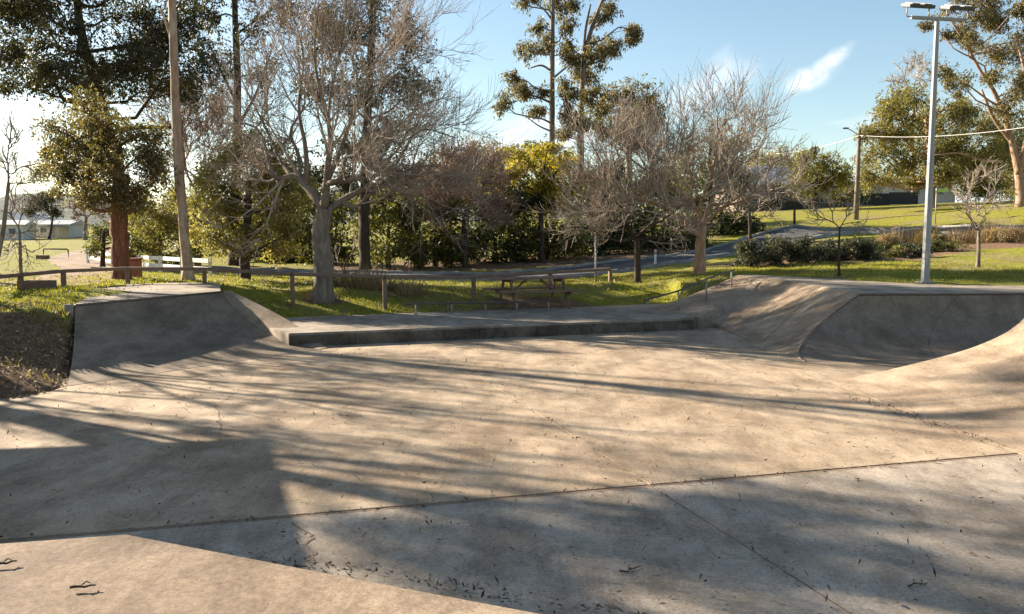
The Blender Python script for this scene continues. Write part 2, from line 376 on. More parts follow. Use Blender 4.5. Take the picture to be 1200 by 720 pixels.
PIT = [(-8.9, -1.5), (-8.5, 8.), tuple(G(-60, 478)[:2]), tuple(G(35, 466)[:2]), tuple((L_bot+Vector((.5, .4, 0)))[:2]), tuple(mid(L_bot, L_top, .5)[:2] if 0 else (L_bot.x+.55, L_bot.y+1.2)),
       tuple(mid(R_top, R_bot, .35)[:2]), tuple(mid(pad_fl, pad_bl, .55)[:2]), tuple(mid(pad_fr, pad_br, .5)[:2]), tuple((mid(hip_bot, hip_top, .35)+Vector((0, 2.5, 0)))[:2]),
       tuple((hip_top+Vector((-.9, -.9, 0)))[:2]), (hip_top.x+10, hip_top.y-.7), (22, 15.), (9.0, 14.4), (9.0, -1.5)]
def inset(pts, d):
    c = Vector((sum(p[0] for p in pts)/len(pts), sum(p[1] for p in pts)/len(pts)))
    return [tuple(Vector(p[:2])+(c-Vector(p[:2])).normalized()*d) for p in pts]
FOOT = [(-8.9, -1.5), (-8.5, 8.), tuple(G(-60, 478)[:2]), tuple(G(35, 466)[:2]), tuple((L_bot+Vector((.05, .1, 0)))[:2]), tuple((L_top+Vector((-.12, .25, 0)))[:2]), tuple((R_top+Vector((.12, -.1, 0)))[:2]),
        tuple((pad_bl+Vector((.1, -.15, 0)))[:2]), tuple((G(470, 367, PADZ)+Vector((0, -.15, 0)))[:2]), tuple((G(600, 363, PADZ)+Vector((0, -.15, 0)))[:2]), tuple((pad_br+Vector((0, -.15, 0)))[:2]),
        tuple((G(864, 323, HR)+Vector((.1, -.1, 0)))[:2]), tuple((G(950, 334, HR)+Vector((.12, 0, 0)))[:2]), tuple((hip_top+Vector((.2, .12, 0)))[:2]), (20.2, hip_top.y+.62), (22, 15.), (10., 15.1), (11.2, -1.5)]
def sdist(x, y, poly):
    x = np.asarray(x, float); y = np.asarray(y, float); dm = np.full(x.shape, 1e9); ins = np.zeros(x.shape, bool); n = len(poly)
    for i in range(n):
        ax, ay = poly[i]; bx, by = poly[(i+1) % n]
        t = np.clip(((x-ax)*(bx-ax)+(y-ay)*(by-ay))/((bx-ax)**2+(by-ay)**2), 0, 1)
        dm = np.minimum(dm, np.hypot(x-ax-t*(bx-ax), y-ay-t*(by-ay)))
        c = ((ay > y) != (by > y)) & (x < (bx-ax)*(y-ay)/(by-ay+1e-12)+ax); ins ^= c
    return np.where(ins, -dm, dm)
def H(x, y):
    x = np.atleast_1d(np.asarray(x, float)); y = np.atleast_1d(np.asarray(y, float))
    h = H0(x, y); d = sdist(x, y, PIT); left = (x < -6.5) & (y < 16.8)
    s = np.clip(d/2.9, 0, 1); s = s*s*(3-2*s); s = np.where(left, np.sqrt(s)*.35+s*.65, 1.)
    lump = .05*np.sin(x*1.7+np.sin(y*1.3))*np.sin(y*1.9+1.2)+.035*np.sin(x*4.1+y*2.2)*np.sin(y*3.7-x*1.1)
    lump = lump*np.where((x < -6.5) & (y < 18), 1.6, .8)
    zz = -.05*(1-s)+h*s+lump*s
    def seg(a, b):
        t = np.clip(((x-a.x)*(b.x-a.x)+(y-a.y)*(b.y-a.y))/((b.x-a.x)**2+(b.y-a.y)**2), 0, 1)
        return t, np.hypot(x-a.x-t*(b.x-a.x), y-a.y-t*(b.y-a.y))
    bA, bB = G(766, 361, PADZ), G(864, 323, HR)
    lims = []
    for a, b, z0, z1, pw, sl in [(pad_bl, G(470, 367, PADZ), PADZ, PADZ, 1, .2), (G(470, 367, PADZ), G(600, 363, PADZ), PADZ, PADZ, 1, .2), (G(600, 363, PADZ), pad_br, PADZ, PADZ, 1, .2), (pad_br, bA, PADZ, PADZ, 1, .2), (bA, bB, PADZ, HR, 1.2, .35), (L_bot, L_top, 0., HL, 3.0, .33)]:
        t, dd = seg(a, b); lims.append((dd, z0+(z1-z0)*t**pw-.035+sl*dd))
    dmin = np.min([q[0] for q in lims], axis=0); lim = np.full(x.shape, 1e9)
    for dd, l in lims: lim = np.where(dd <= dmin+1e-9, l, lim)
    zz = np.where(dmin < 3.5, np.minimum(zz, lim+np.clip(dmin-2, 0, 9)**2), zz)
    ins = sdist(x, y, FOOT) < 0
    return np.where(ins, -.3, zz)
def Hs(x, y): return float(H(x, y)[0])
def build_terrain():
    def axis(lo, f0, f1, step, hi):
        a = list(np.arange(f0, f1+1e-6, step)); s = step; v = f1
        while v < hi: s *= 1.13; v += s; a.append(v)
        s = step; v = f0; b = []
        while v > lo: s *= 1.13; v -= s; b.append(v)
        return np.array(b[::-1]+a)
    xs = axis(-1500, -16, 19, .22, 1500); ys = axis(-500, 2, 40, .22, 1900)
    X, Y = np.meshgrid(xs, ys); Z = H(X.ravel(), Y.ravel())
    V = np.c_[X.ravel(), Y.ravel(), Z]; nx, ny = len(xs), len(ys)
    i = np.arange(nx*ny).reshape(ny, nx)
    F = np.stack([i[:-1, :-1], i[:-1, 1:], i[1:, 1:], i[1:, :-1]], -1).reshape(-1, 4)
    me = np_mesh('ground', V, F, True)
    x, y = V[:, 0], V[:, 1]
    dirt = np.zeros(len(V))
    m = (x < -7.2)*(y < 19)*np.clip((19-y)/2.5, 0, 1); dirt = np.maximum(dirt, m*np.clip((1.25-Z)/.25+.25, .15, 1))
    for (px, py, Yd, r) in [(640,356,27,2.4),(700,362,26,1.6),(590,362,26,1.2),(560,312,47,7),(640,308,49,7),(760,300,52,6),(470,314,45,6),(1000,305,38,4),(930,306,37,4),(1080,300,40,3),(1160,294,41,3),(290,325,31,3),(380,346,26,.9)]:
        p = D(px, py, Yd); dirt = np.maximum(dirt, np.clip(1.3-np.hypot(x-p.x, (y-p.y)*1.3)/r, 0, 1))
    at = me.attributes.new('dirt', 'FLOAT', 'POINT'); at.data.foreach_set('value', dirt.astype(np.float32))
    o = link('ground', me, M['ground']); tag(o, 'uneven grass and bare dirt around the skate park', kind='structure')
build_terrain()
def strip(name, ctrl_px, width, mat, label, lift=.03, n=80, kerb=False):
    P = curve_pts([D(*c) for c in ctrl_px], n)
    P = np.array([tuple(p) for p in P]); T = np.gradient(P[:, :2], axis=0); T /= np.linalg.norm(T, axis=1, keepdims=True); Nn = np.c_[-T[:, 1], T[:, 0]]
    def rows(offs, lifts):
        pts = []
        for o_, l_ in zip(offs, lifts):
            q = P[:, :2]+Nn*o_; pts.append(np.c_[q, H(q[:, 0], q[:, 1])+l_])
        A = np.stack(pts, 1); k = len(offs); idx = np.arange(n*k).reshape(n, k)
        F = np.stack([idx[:-1, :-1], idx[:-1, 1:], idx[1:, 1:], idx[1:, :-1]], -1).reshape(-1, 4)
        return A.reshape(-1, 3), F
    V, F = rows(np.linspace(-width/2, width/2, 13), [lift]*13)
    o = link(name, np_mesh(name, V, F, True), mat); tag(o, label, kind='structure')
    if kerb:
        for s in (-1, 1):
            a = s*width/2
            V, F = rows([a, a, a+s*.15, a+s*.15], [-.05, lift+.12, lift+.12, -.2])
            k = link('kerb', np_mesh('kerb', V, F), M['kerb'], o)
    return o
ROAD = [(150,322,40),(300,320,38.5),(450,326,37),(600,326,37),(720,314,41),(840,299,47),(910,284,54),(980,273,56),(1050,271,54),(1130,274,49),(1250,282,46),(1400,288,44)]
strip('road', ROAD, 4.8, M['asphalt'], 'dark asphalt road running behind the picnic table and up the rise', .05, 140, True)
strip('dirt_path', [(40,336,24.5),(105,324,31),(112,312,40),(88,303,52),(112,296,66),(140,290,85)], 3.0, M['path'], 'pale dirt track leading past the red trunk tree', .03, 70)

def build_hills():
    rng = np.random.default_rng(5)
    n = 160; az = np.linspace(R_(-75), R_(75), n); rows = 10; V = []
    prof = 20+9*np.sin(az*5+1)+6*np.sin(az*11+2)+4*np.sin(az*23)
    prof *= np.where(az < R_(-10), 2.3, .9)
    for j in range(rows):
        f = j/(rows-1); r = 620+f*420
        hgt = prof*math.sin(f*math.pi*.5)*1.3
        jit = rng.normal(0, 1.6, n)*(f > 0)
        V.append(np.c_[np.sin(az)*r, np.cos(az)*r, hgt+jit-3])
    V = np.concatenate(V); i = np.arange(rows*n).reshape(rows, n)
    F = np.stack([i[:-1, :-1], i[:-1, 1:], i[1:, 1:], i[1:, :-1]], -1).reshape(-1, 4)
    tag(link('hill', np_mesh('hill', V, F, True), M['hill']), 'low dark wooded hills on the skyline', kind='structure')
build_hills()

# ------------------------------------------------------------------ concrete floor in slabs
def build_floor():
    bm = bmesh.new()
    poly = [(-8.9, -1), (9.6, -1), (9.6, 15.2), (22, 15.2), (22, 22), (R_bot.x+12, 27), (-4, 27), (-8.9, 22)]
    f = bm.faces.new([bm.verts.new((x, y, -.009)) for x, y in poly])
    r = bmesh.ops.extrude_face_region(bm, geom=[f])
    for v in [g for g in r['geom'] if isinstance(g, bmesh.types.BMVert)]: v.co.z = -.28
    base = link('concrete_floor', bm_mesh('concrete_floor', bm), M['joint'])
    tag(base, 'leaf strewn tan and grey concrete skate park floor', kind='structure')
    lat = (G(190, 618).xy, G(1100, 540).xy); lon = (G(575, 450).xy, G(1000, 720).xy); lef = (G(53, 482).xy, G(0, 552).xy)
    far = (G(420, 437).xy, G(900, 446).xy)
    polys = [([Vector(p) for p in [(-8.85, -1), (9.6, -1), (9.6, 15.2), (22, 15.2), (22, 22), (R_bot.x+12, 27), (-4, 27), (-8.85, 22)]], 0)]
    def side(p, ln): a, b = ln; return (b.x-a.x)*(p.y-a.y)-(b.y-a.y)*(p.x-a.x)
    def cut(pl, ln, gap):
        a, b = ln; nrm = Vector((-(b.y-a.y), b.x-a.x)).normalized(); out = []
        for sg in (1, -1):
            q = []
            for i in range(len(pl)):
                p0, p1 = pl[i], pl[(i+1) % len(pl)]
                d0 = sg*(p0-a).dot(nrm)-gap/2; d1 = sg*(p1-a).dot(nrm)-gap/2
                if d0 >= 0: q.append(p0)
                if d0*d1 < 0: q.append(p0.lerp(p1, d0/(d0-d1)))
            if len(q) >= 3: out.append((q, sg))
        return out
    final = []
    for q, s in cut(polys[0][0], lat, .075):       # s=1: far side of the lateral joint
        for q2, s2 in cut(q, lon, .014):
            if s2 == 1 or s == -1:
                for q3, s3 in (cut(q2, lef, .02) if s == 1 else [(q2, 0)]): final.append((q3, s))
            else: final.append((q2, s))
    for q, s in final:
        bm = bmesh.new(); f = bm.faces.new([bm.verts.new((p.x, p.y, 0 if s == 1 else -.004)) for p in q])
        r = bmesh.ops.extrude_face_region(bm, geom=[f])
        for v in [g for g in r['geom'] if isinstance(g, bmesh.types.BMVert)]: v.co.z = -.25
        top = [e for e in bm.edges if all(v.co.z > -.01 for v in e.verts)]
        bmesh.ops.bevel(bm, geom=top, offset=.006, segments=2, affect='EDGES')
        link('slab', bm_mesh('slab', bm), M['floor'] if s == 1 else M['floor_grey'], base)
    # wandering cracks as thin ribbons of dirt
    rng = random.Random(3)
    for a, b, w in [((262,470),(243,520),.012),((345,612),(332,662),.014),((300,440),(262,470),.008),((700,470),(745,488),.006)]:
        p0, p1 = G(*a), G(*b); n = 22; V = []; F = []
        off = 0
        dirv = (p1-p0).normalized(); nr = Vector((-dirv.y, dirv.x, 0))
        for i in range(n+1):
            off += rng.uniform(-.05, .05); c = p0.lerp(p1, i/n)+nr*off; ww = w*rng.uniform(.5, 1.5)
            z = .0012
            V += [(c-nr*ww)+Vector((0, 0, z)), (c+nr*ww)+Vector((0, 0, z))]
            if i: F.append((2*i-2, 2*i-1, 2*i+1, 2*i))
        link('crack', np_mesh('crack', [tuple(v) for v in V], F), M['joint'], base)
build_floor()

# ------------------------------------------------------------------ ramps
def prof(t, amax=R_(68)):
    a = t*amax
    return math.sin(a)/math.sin(amax), (1-math.cos(a))/(1-math.cos(amax))
def grid_obj(name, rows, mat, parent, off, skirt=-.45, smooth=True):
    """rows[i][j] points; adds a skirt down to z=skirt along the border so the ramp is solid"""
    A = np.array([[tuple(p) for p in r] for r in rows]); n, m = A.shape[:2]
    i = np.arange(n*m).reshape(n, m)
    F = np.stack([i[:-1, :-1], i[:-1, 1:], i[1:, 1:], i[1:, :-1]], -1).reshape(-1, 4)
    V = A.reshape(-1, 3)-np.array(tuple(off))
    bm = bmesh.new(); vs = [bm.verts.new(v) for v in V]
    for f in F: bm.faces.new([vs[k] for k in f]).smooth = smooth
    loop = list(i[0, :])+list(i[1:, -1])+list(i[-1, :-1][::-1])+list(i[1:-1, 0][::-1])
    low = [bm.verts.new((V[k][0], V[k][1], skirt-off[2])) for k in loop]
    for a in range(len(loop)):
        b = (a+1) % len(loop); bm.faces.new((vs[loop[a]], vs[loop[b]], low[b], low[a]))
    bm.faces.new(low)
    bmesh.ops.recalc_face_normals(bm, faces=bm.faces)
    me = bpy.data.meshes.new(name); bm.to_mesh(me); bm.free()
    try: me.set_sharp_from_angle(angle=R_(40))
    except Exception: pass
    return link(name, me, mat, parent)
def prism(name, pts, z0, mat, parent, off, bev=.015):
    bm = bmesh.new(); f = bm.faces.new([bm.verts.new(Vector(p)-off) for p in pts])
    r = bmesh.ops.extrude_face_region(bm, geom=[f])
    for v in [g for g in r['geom'] if isinstance(g, bmesh.types.BMVert)]: v.co.z = z0-off.z
    if bev: 
        zt = max(p[2] for p in pts)-off.z; zmin = min(p[2] for p in pts)-off.z
        bmesh.ops.bevel(bm, geom=[e for e in bm.edges if all(v.co.z > zmin-.02 for v in e.verts)], offset=bev, segments=2, affect='EDGES')
    return link(name, bm_mesh(name, bm), mat, parent)
def left_ramp():
    off = Vector((L_bot.x, L_bot.y, 0)); t = thing('quarter_pipe', off, 'shaded grey concrete ramp beside the brown dirt bank', 'ramp')
    rows = []
    for i in range(25):
        u = i/24; b = L_bot.lerp(R_bot, u); c = L_top.lerp(R_top, u); r = []
        for j in range(21):
            s, z = prof(j/20)
            r.append(Vector((b.x+(c.x-b.x)*s, b.y+(c.y-b.y)*s, .006+(HL-.006)*z)))
        rows.append(r)
    grid_obj('ramp_face', rows, M['ramp_shaded'], t, off)
    cd = (R_top-L_top).normalized(); nb = Vector((-cd.y, cd.x, 0))
    e = .004
    back = [G(258, 331.5, HL), G(200, 332, HL), G(150, 334, HL), G(118, 339, HL)]
    tops = [L_top+nb*.06, R_top+nb*.06]+back
    tops = [Vector((p.x, p.y, HL+.012)) for p in tops]
    prism('deck', tops, HL-.5, M['deck'], t, off)
    tube_obj('coping', [L_top+Vector((0, 0, -.005)), R_top+Vector((0, 0, -.005))], .032, 10, M['rail'], t, off)
    # pale board that ends the coping
    add_box(t, 'end_plate', M['kerb'], (.10, .16, .55), L_top-off+Vector((-.08, -.12, -.24)), .01, Matrix.Rotation(math.atan2(cd.y, cd.x), 3, 'Z'))
    # side kerb running down the far end to the ledge
    rows = []
    e0 = Vector((.42, .62, 0))
    for j in range(21):
        s, z = prof(j/20); ch = 1-(1-s)**1.15
        p = Vector((R_bot.x+(R_top.x-R_bot.x)*s, R_bot.y+(R_top.y-R_bot.y)*s, .006+(HL-.006)*z+.006))
        hi = max(p.z, PADZ*.0+.02+(HL)*(s**1.45)); q = p+e0*(.35+.65*math.sin(s*math.pi)); q.z = hi
        k = p.lerp(q, .5); k.z = hi-.012*(1 if hi > p.z+.05 else 0)
        rows.append([p, p.lerp(q, .30)+Vector((0, 0, (hi-p.z)*.35)), q])
    grid_obj('side_kerb', rows, M['ramp'], t, off)
left_ramp()
def ledge():
    off = Vector((0, 24, 0)); t = thing('concrete_ledge', off, 'long low concrete ledge with dark shaded front below the picnic table', 'ledge')
    top = [pad_fl, pad_fr, G(830, 366, PADZ), pad_br, G(600, 363, PADZ), G(470, 367, PADZ), pad_bl, G(300, 380, PADZ)]
    top = [Vector((p.x, p.y, PADZ)) for p in top]
    prism('slab', top, -.3, M['deck'], t, off, .02)
    # face blocks along the front
    d = (pad_fr-pad_fl); L_ = d.length; d.normalize(); nb = Vector((d.y, -d.x, 0)); n = 7
    for i in range(n):
        a = pad_fl+d*(L_*i/n+.008); b = pad_fl+d*(L_*(i+1)/n-.008); c = (a+b)/2+nb*.012-off; c.z = (PADZ-.05)/2-.03
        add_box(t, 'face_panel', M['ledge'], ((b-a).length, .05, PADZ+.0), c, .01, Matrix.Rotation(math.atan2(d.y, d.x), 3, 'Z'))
ledge()
def right_ramps():
    off = Vector((hip_top.x, hip_top.y, 0))
    t = thing('ramp_bank', off, 'wide sunlit concrete bank joined to a shaded quarter pipe by a hip', 'ramp')
    hip = []
    for j in range(25):
        s, z = prof(j/24, R_(72))
        hip.append(Vector((hip_bot.x+(hip_top.x-hip_bot.x)*z, hip_bot.y+(hip_top.y-hip_bot.y)*s, .006+(HR-.006)*z)))
    # bank: from the far upper corner to the hip
    base = curve_pts([G(766, 361, PADZ+.01), G(812, 371, PADZ+.01), G(838, 379, .12), G(868, 395, .02), G(905, 407, .008), hip_bot+Vector((0, 0, .006))], 41)
    topc = curve_pts([G(864, 323, HR), G(900, 327, HR), G(950, 334, HR), hip_top], 41)
    rows = []
    for i in range(41):
        v = i/40; b, c = base[i], topc[i]; r = []
        for j in range(25):
            sz, zz = prof(j/24, R_(72)); f = zz
            fl = f
            lin = Vector((b.x+(c.x-b.x)*fl, b.y+(c.y-b.y)*fl, b.z+(c.z-b.z)*(fl**1.15)))
            w = v**4
            r.append(lin.lerp(hip[j], w) if i < 40 else hip[j])
        rows.append(r)
    grid_obj('bank_face', rows, M['ramp'], t, off)
    for i in (14, 27): tube_obj('pour_seam', rows[i], .006, 4, M['ledge'], t, off)
    XE = 20.
    rows = []
    for i in range(31):
        u = i/30; r = []
        for j in range(25):
            s, z = prof(j/24, R_(72)); h = hip[j]
            r.append(Vector((h.x+(XE-h.x)*u, h.y+.55*u, h.z)))
        rows.append(r)
    grid_obj('quarter_face', rows, M['ramp_shaded'], t, off)
    for i in (7, 15, 23): tube_obj('pour_seam', rows[i], .006, 4, M['ledge'], t, off)
    tube_obj('coping', [hip_top+Vector((0, .0, -.008)), Vector((XE, hip_top.y+.55, HR-.008))], .035, 10, M['rail'], t, off)
    tube_obj('hip_edge', [h+Vector((0, 0, -.004)) for h in hip], .018, 6, M['rail'], t, off)
    n = Vector((0, .07, .012))
    dk = [hip_top+Vector((.03, .07, .012)), Vector((XE, hip_top.y+.62, HR+.012)), Vector((XE, hip_top.y+2.6, HR+.012)), G(1130, 334.5, HR+.012), G(1030, 330.5, HR+.012), G(985, 327.5, HR+.012), G(880, 322, HR+.012)]
    dk += [Vector((p.x+.03, p.y, HR+.012)) for p in topc[::8]][:-1]
    prism('deck', dk, HR-.4, M['deck'], t, off, .008)
right_ramps()
def near_right_ramp():
    off = Vector((7, 12, 0)); t = thing('quarter_pipe', off, 'sunlit concrete quarter pipe with leaves along its foot and pale coping end', 'ramp')
    P = [(6.05, .006), (6.4, .05), (6.9, .15), (7.5, .29), (8.2, .47), (8.73, .63), (9.25, .85), (9.58, 1.06), (9.82, HR)]
    prf = curve_pts([Vector((x, 0, z)) for x, z in P], 33)
    rows = []
    for i in range(28):
        u = i/27; y = 15.2-u*14.5; r = []
        for p in prf: r.append(Vector((p.x+.09*(15.2-y)+.02*math.sin(y*.9), y, p.z)))
        rows.append(r)
    grid_obj('ramp_face', rows, M['ramp'], t, off)
    tube_obj('coping', [Vector((9.84, 15.26, HR)), Vector((9.84+.09*14.5, .7, HR))], .035, 10, M['steel'], t, off)
    prism('deck', [Vector((9.88, 15.2, HR+.012)), Vector((9.88+.09*14.5, .7, HR+.012)), Vector((16, .7, HR+.012)), Vector((16, 15.2, HR+.012))], -.4, M['deck'], t, off)
near_right_ramp()
def near_platform():
    off = Vector((-2, 2, 0)); t = thing('viewing_platform', off, 'sandy raised concrete deck corner with gritty edge in the sun', 'platform')
    A = G(-260, 655, HP); d = (plat_c-plat_b); Ce = plat_b+d*2.2
    top = [A, plat_b, plat_c, Ce, Vector((Ce.x, -1.2, HP)), Vector((A.x, -1.2, HP))]
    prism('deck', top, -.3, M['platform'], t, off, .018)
    nrm = Vector((-d.y, d.x, 0)).normalized(); nrm = nrm if nrm.y > 0 else -nrm
    ed = (plat_b-A); n2 = Vector((-ed.y, ed.x, 0)).normalized(); n2 = n2 if n2.y > 0 else -n2
    rows = []
    for p, n in [(A, n2), (plat_b+(A-plat_b)*.06, n2), (plat_b-d*.0, (n2+nrm)/1.9), (plat_b+d*.05, nrm), (plat_c, nrm), (Ce, nrm)]:
        r = []
        for j in range(15):
            s, z = prof(j/14, R_(75)); q = p+n*(.004+2.95*(1-s)); q.z = -.004+(HP-.03)*z
            r.append(q)
        rows.append(r)
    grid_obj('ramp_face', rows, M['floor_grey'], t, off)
near_platform()

# ------------------------------------------------------------------ rails, fences, table, poles
def grind_rail():
    a, b = G(477, 369, PADZ), G(648, 365, PADZ); off = a.copy(); t = thing('grind_rail', off, 'low rusty steel grind rail standing on the concrete ledge', 'rail')
    h = .33
    tube_obj('bar', [a+Vector((-.12, 0, h-.05)), a+Vector((-.02, 0, h)), a.lerp(b, .5)+Vector((0, 0, h)), b+Vector((0, 0, h))], .028, 8, M['rail'], t, off)
    for px, py in [(487, 370), (528, 369), (567, 367.5), (604.5, 366.5), (642.5, 365.5)]:
        u = (px-477)/(648-477); p = a.lerp(b, u)
        tube_obj('post', [p+Vector((0, 0, -.02)), p+Vector((0, 0, h-.02))], .024, 8, M['steel'], t, off)
        link('foot_plate', bm_mesh('foot_plate', box(.14, .14, .012, p-off+Vector((0, 0, .008)), .002)), M['steel'], t)
grind_rail()
def bank_rail():
    # four posts climbing the bank edge
    posts = [((759, 366), (759, 351)), ((795, 361), (795, 341)), ((828, 346), (828, 327)), ((857.5, 331), (857.5, 317.5))]
    zs = [PADZ, .47, .82, 1.17]; foot = [G(p[0][0], p[0][1], z) for p, z in zip(posts, zs)]
    off = foot[0].copy(); t = thing('hand_rail', off, 'steel rail climbing the edge of the sunlit bank', 'rail'); tops = []
    for f, p in zip(foot, posts):
        tp = D(p[1][0], p[1][1], f.y); tops.append(tp)
        tube_obj('post', [f+Vector((0, 0, -.25)), tp], .03, 8, M['steel'], t, off)
    tube_obj('bar', curve_pts([tops[0]+Vector((-.12, -.1, -.03))]+tops+[tops[-1]+Vector((.12, .1, .05))], 14), .03, 8, M['rail'], t, off)
bank_rail()
def ground_post(px, py, Y): p = D(px, py, Y); return Vector((p.x, Y, Hs(p.x, Y)))
def log_fence():
    spec = [(-60, 352, 336, 19.5), (25, 343, 328, 22.4), (75, 338, 319, 24.2), (150, 334, 316, 26), (240, 335, 316.5, 26), (343, 346, 322.5, 25), (451, 349, 325.5, 25.5), (555, 347, 326, 27), (645, 338, 320.5, 29.5), (715, 330, 316.5, 31)]
    a = ground_post(150, 334, 26); t = thing('timber_fence', a, 'weathered timber fence with low posts and a single top rail', 'fence')
    tops = []
    for px, py, ty, Y in spec:
        g = ground_post(px, py, Y); tp = D(px, ty, Y); top = Vector((g.x, Y, max(tp.z, g.z+.42)))
        tops.append(top); h = top.z-g.z+.3
        add_box(t, 'post', M['timber'], (.13, .13, h), Vector((g.x, Y, top.z-h/2-.02))-a, .012, Matrix.Rotation(.3, 3, 'Z'))
    for i in range(len(tops)-1):
        p, q = tops[i], tops[i+1]; d = q-p; L_ = d.length
        rot = d.to_track_quat('X', 'Z').to_matrix()
        add_box(t, 'rail', M['timber'], (L_-.012, .17, .11), (p+q)/2-a+Vector((0, 0, .03)), .025, rot)
log_fence()
def white_fence():
    spec = [(103, 303, 46), (132, 309, 42), (158, 316, 39), (188, 324, 36.5), (214, 331, 34.5), (247, 337, 33)]
    a = ground_post(158, 316, 39); t = thing('white_fence', a, 'low white painted two rail fence behind the red trunk', 'fence')
    prev = None
    for px, py, Y in spec:
        g = ground_post(px, py, Y); add_box(t, 'post', M['white'], (.12, .12, .85), g-a+Vector((0, 0, .35)), .008)
        if prev is not None:
            for hz in (.32, .66):
                p, q = prev+Vector((0, 0, hz)), g+Vector((0, 0, hz)); d = q-p
                add_box(t, 'rail', M['white'], (d.length-.02, .05, .17), (p+q)/2-a+Vector((.07, -.06, 0)), .006, d.to_track_quat('X', 'Z').to_matrix())
        prev = g
white_fence()
def bar_gate():
    a, b = ground_post(51, 299, 52), ground_post(80, 297, 52); t = thing('bar_gate', a, 'dark hoop barrier on the sunny paddock by the track', 'barrier')
    h = .62
    tube_obj('hoop', [a+Vector((0, 0, -.1)), a+Vector((0, 0, h-.08)), a+Vector((.06, 0, h)), b+Vector((-.06, 0, h)), b+Vector((0, 0, h-.08)), b+Vector((0, 0, -.1))], .05, 8, M['timber'], t, a)
    add_box(t, 'stop_log', M['timber'], (.75, .3, .32), a.lerp(b, .4)-a+Vector((0, -1.2, .1)), .06)
bar_gate()
def bin_box():
    g = ground_post(156.5, 327, 30.5); t = thing('litter_bin', g, 'red brown rubbish bin standing beside the red trunk', 'bin')
    bm = bmesh.new(); s = .26
    add_box(t, 'body', M['redbin'], (.5, .46, .66), (0, 0, .33), .03)
    add_box(t, 'lid', M['redbin'], (.56, .52, .07), (0, -.01, .70), .025)
    add_box(t, 'handle', M['black'], (.4, .05, .05), (0, .28, .68), .015)
bin_box()
def drain_box():
    g = ground_post(44, 345, 22.9); t = thing('timber_planter', g, 'small weathered timber planter box by the fence corner', 'planter')
    w, d, h = .85, .45, .26
    for nm, sz, c in [('side_board', (w, .05, h), (0, -d/2, h/2)), ('side_board', (w, .05, h), (0, d/2, h/2)), ('end_board', (.05, d-.056, h), (-w/2+.025, 0, h/2)), ('end_board', (.05, d-.056, h), (w/2-.025, 0, h/2))]:
        add_box(t, nm, M['timber'], sz, c, .006)
    add_box(t, 'soil', M['joint'], (w-.11, d-.06, .18), (0, 0, .09), .004)
drain_box()
def picnic_table():
    c = ground_post(625, 353.5, 27.0); t = thing('picnic_table', c, 'red brown timber picnic table with attached benches', 'table')
    t.rotation_euler.z = R_(20); t.scale = (1.3, 1.2, 1.2)
    Lt = 2.35; z = .80
    for i in range(5): add_box(t, 'top_plank', M['table'], (Lt, .142, .042), (0, (i-2)*.152, z), .006)
    for s in (-1, 1):
        for k in (0, 1): add_box(t, 'bench_plank', M['table'], (Lt-.05, .132, .042), (0, s*(.62+k*.142), .47), .006)
        x = s*.72
        for q in (-1, 1):
            a = Vector((x, q*.28, z-.03)); b = Vector((x, q*.70, -.04)); d = b-a
            add_box(t, 'leg', M['table'], (d.length, .045, .115), (a+b)/2, .005, (d.to_track_quat('X', 'Z')).to_matrix())
        add_box(t, 'cross_beam', M['table'], (.045, 1.56, .10), (x+s*.047, 0, .398), .005)
        add_box(t, 'top_batten', M['table'], (.045, .74, .085), (x-s*.047, 0, z-.066), .005)
        a = Vector((x-s*.09, 0, .40)); b = Vector((x-s*.52, 0, z-.05)); d = b-a
        add_box(t, 'brace', M['table'], (d.length, .07, .04), (a+b)/2, .004, d.to_track_quat('X', 'Z').to_matrix())
picnic_table()
def flood_pole():
    g = ground_post(1084, 332, 24.7); top = D(1091.5, 23, 24.7); h = top.z-g.z
    t = thing('floodlight_pole', g, 'tall pale octagonal steel floodlight pole with two lamps', 'light pole')
    tube_obj('column', [(0, 0, -.2), (0, 0, h*.5), (0, 0, h)], [.125, .098, .07], 8, M['pole'], t)
    for p in t.children: 
        for q in p.data.polygons: q.use_smooth = False
    add_box(t, 'base_plate', M['steel'], (.42, .42, .03), (0, 0, .03), .004)
    for x in (-.15, .15):
        for y in (-.15, .15): tube_obj('anchor_bolt', [(x, y, .03), (x, y, .10)], .018, 6, M['steel'], t)
    add_box(t, 'access_hatch', M['pole'], (.10, .012, .30), (0, -.13, .75), .003)
    rz = Matrix.Rotation(R_(10), 3, 'Z')
    add_box(t, 'cross_arm', M['steel'], (1.75, .09, .09), (0, 0, h+.02), .006, rz)
    for s in (-1, 1):
        b = rz @ Vector((s*.66, 0, h+.02))
        for q in (-1, 1):
            tube_obj('bracket', [b+rz@Vector((q*.36, 0, .02)), b+rz@Vector((q*.36, -.02, .30))], .018, 6, M['steel'], t)
        tube_obj('bracket', [b+rz@Vector((-.37, 0, .02)), b+rz@Vector((.37, 0, .02))], .018, 6, M['steel'], t)
        rot = rz @ Matrix.Rotation(R_(17), 3, 'X'); c = b+Vector((0, 0, .34))
        hd = add_box(t, 'lamp_head', M['lamp'], (.84, .46, .10), c, .015, rot)
        for q in (-1, 1):
            add_box(hd, 'lens', M['glass'], (.36, .36, .016), c+rot@Vector((q*.20, 0, -.053)), .003, rot)
            for k in range(4): add_box(hd, 'cooling_fin', M['lamp'], (.012, .38, .05), c+rot@Vector((q*(.08+k*.08), 0, .07)), .002, rot)
flood_pole()
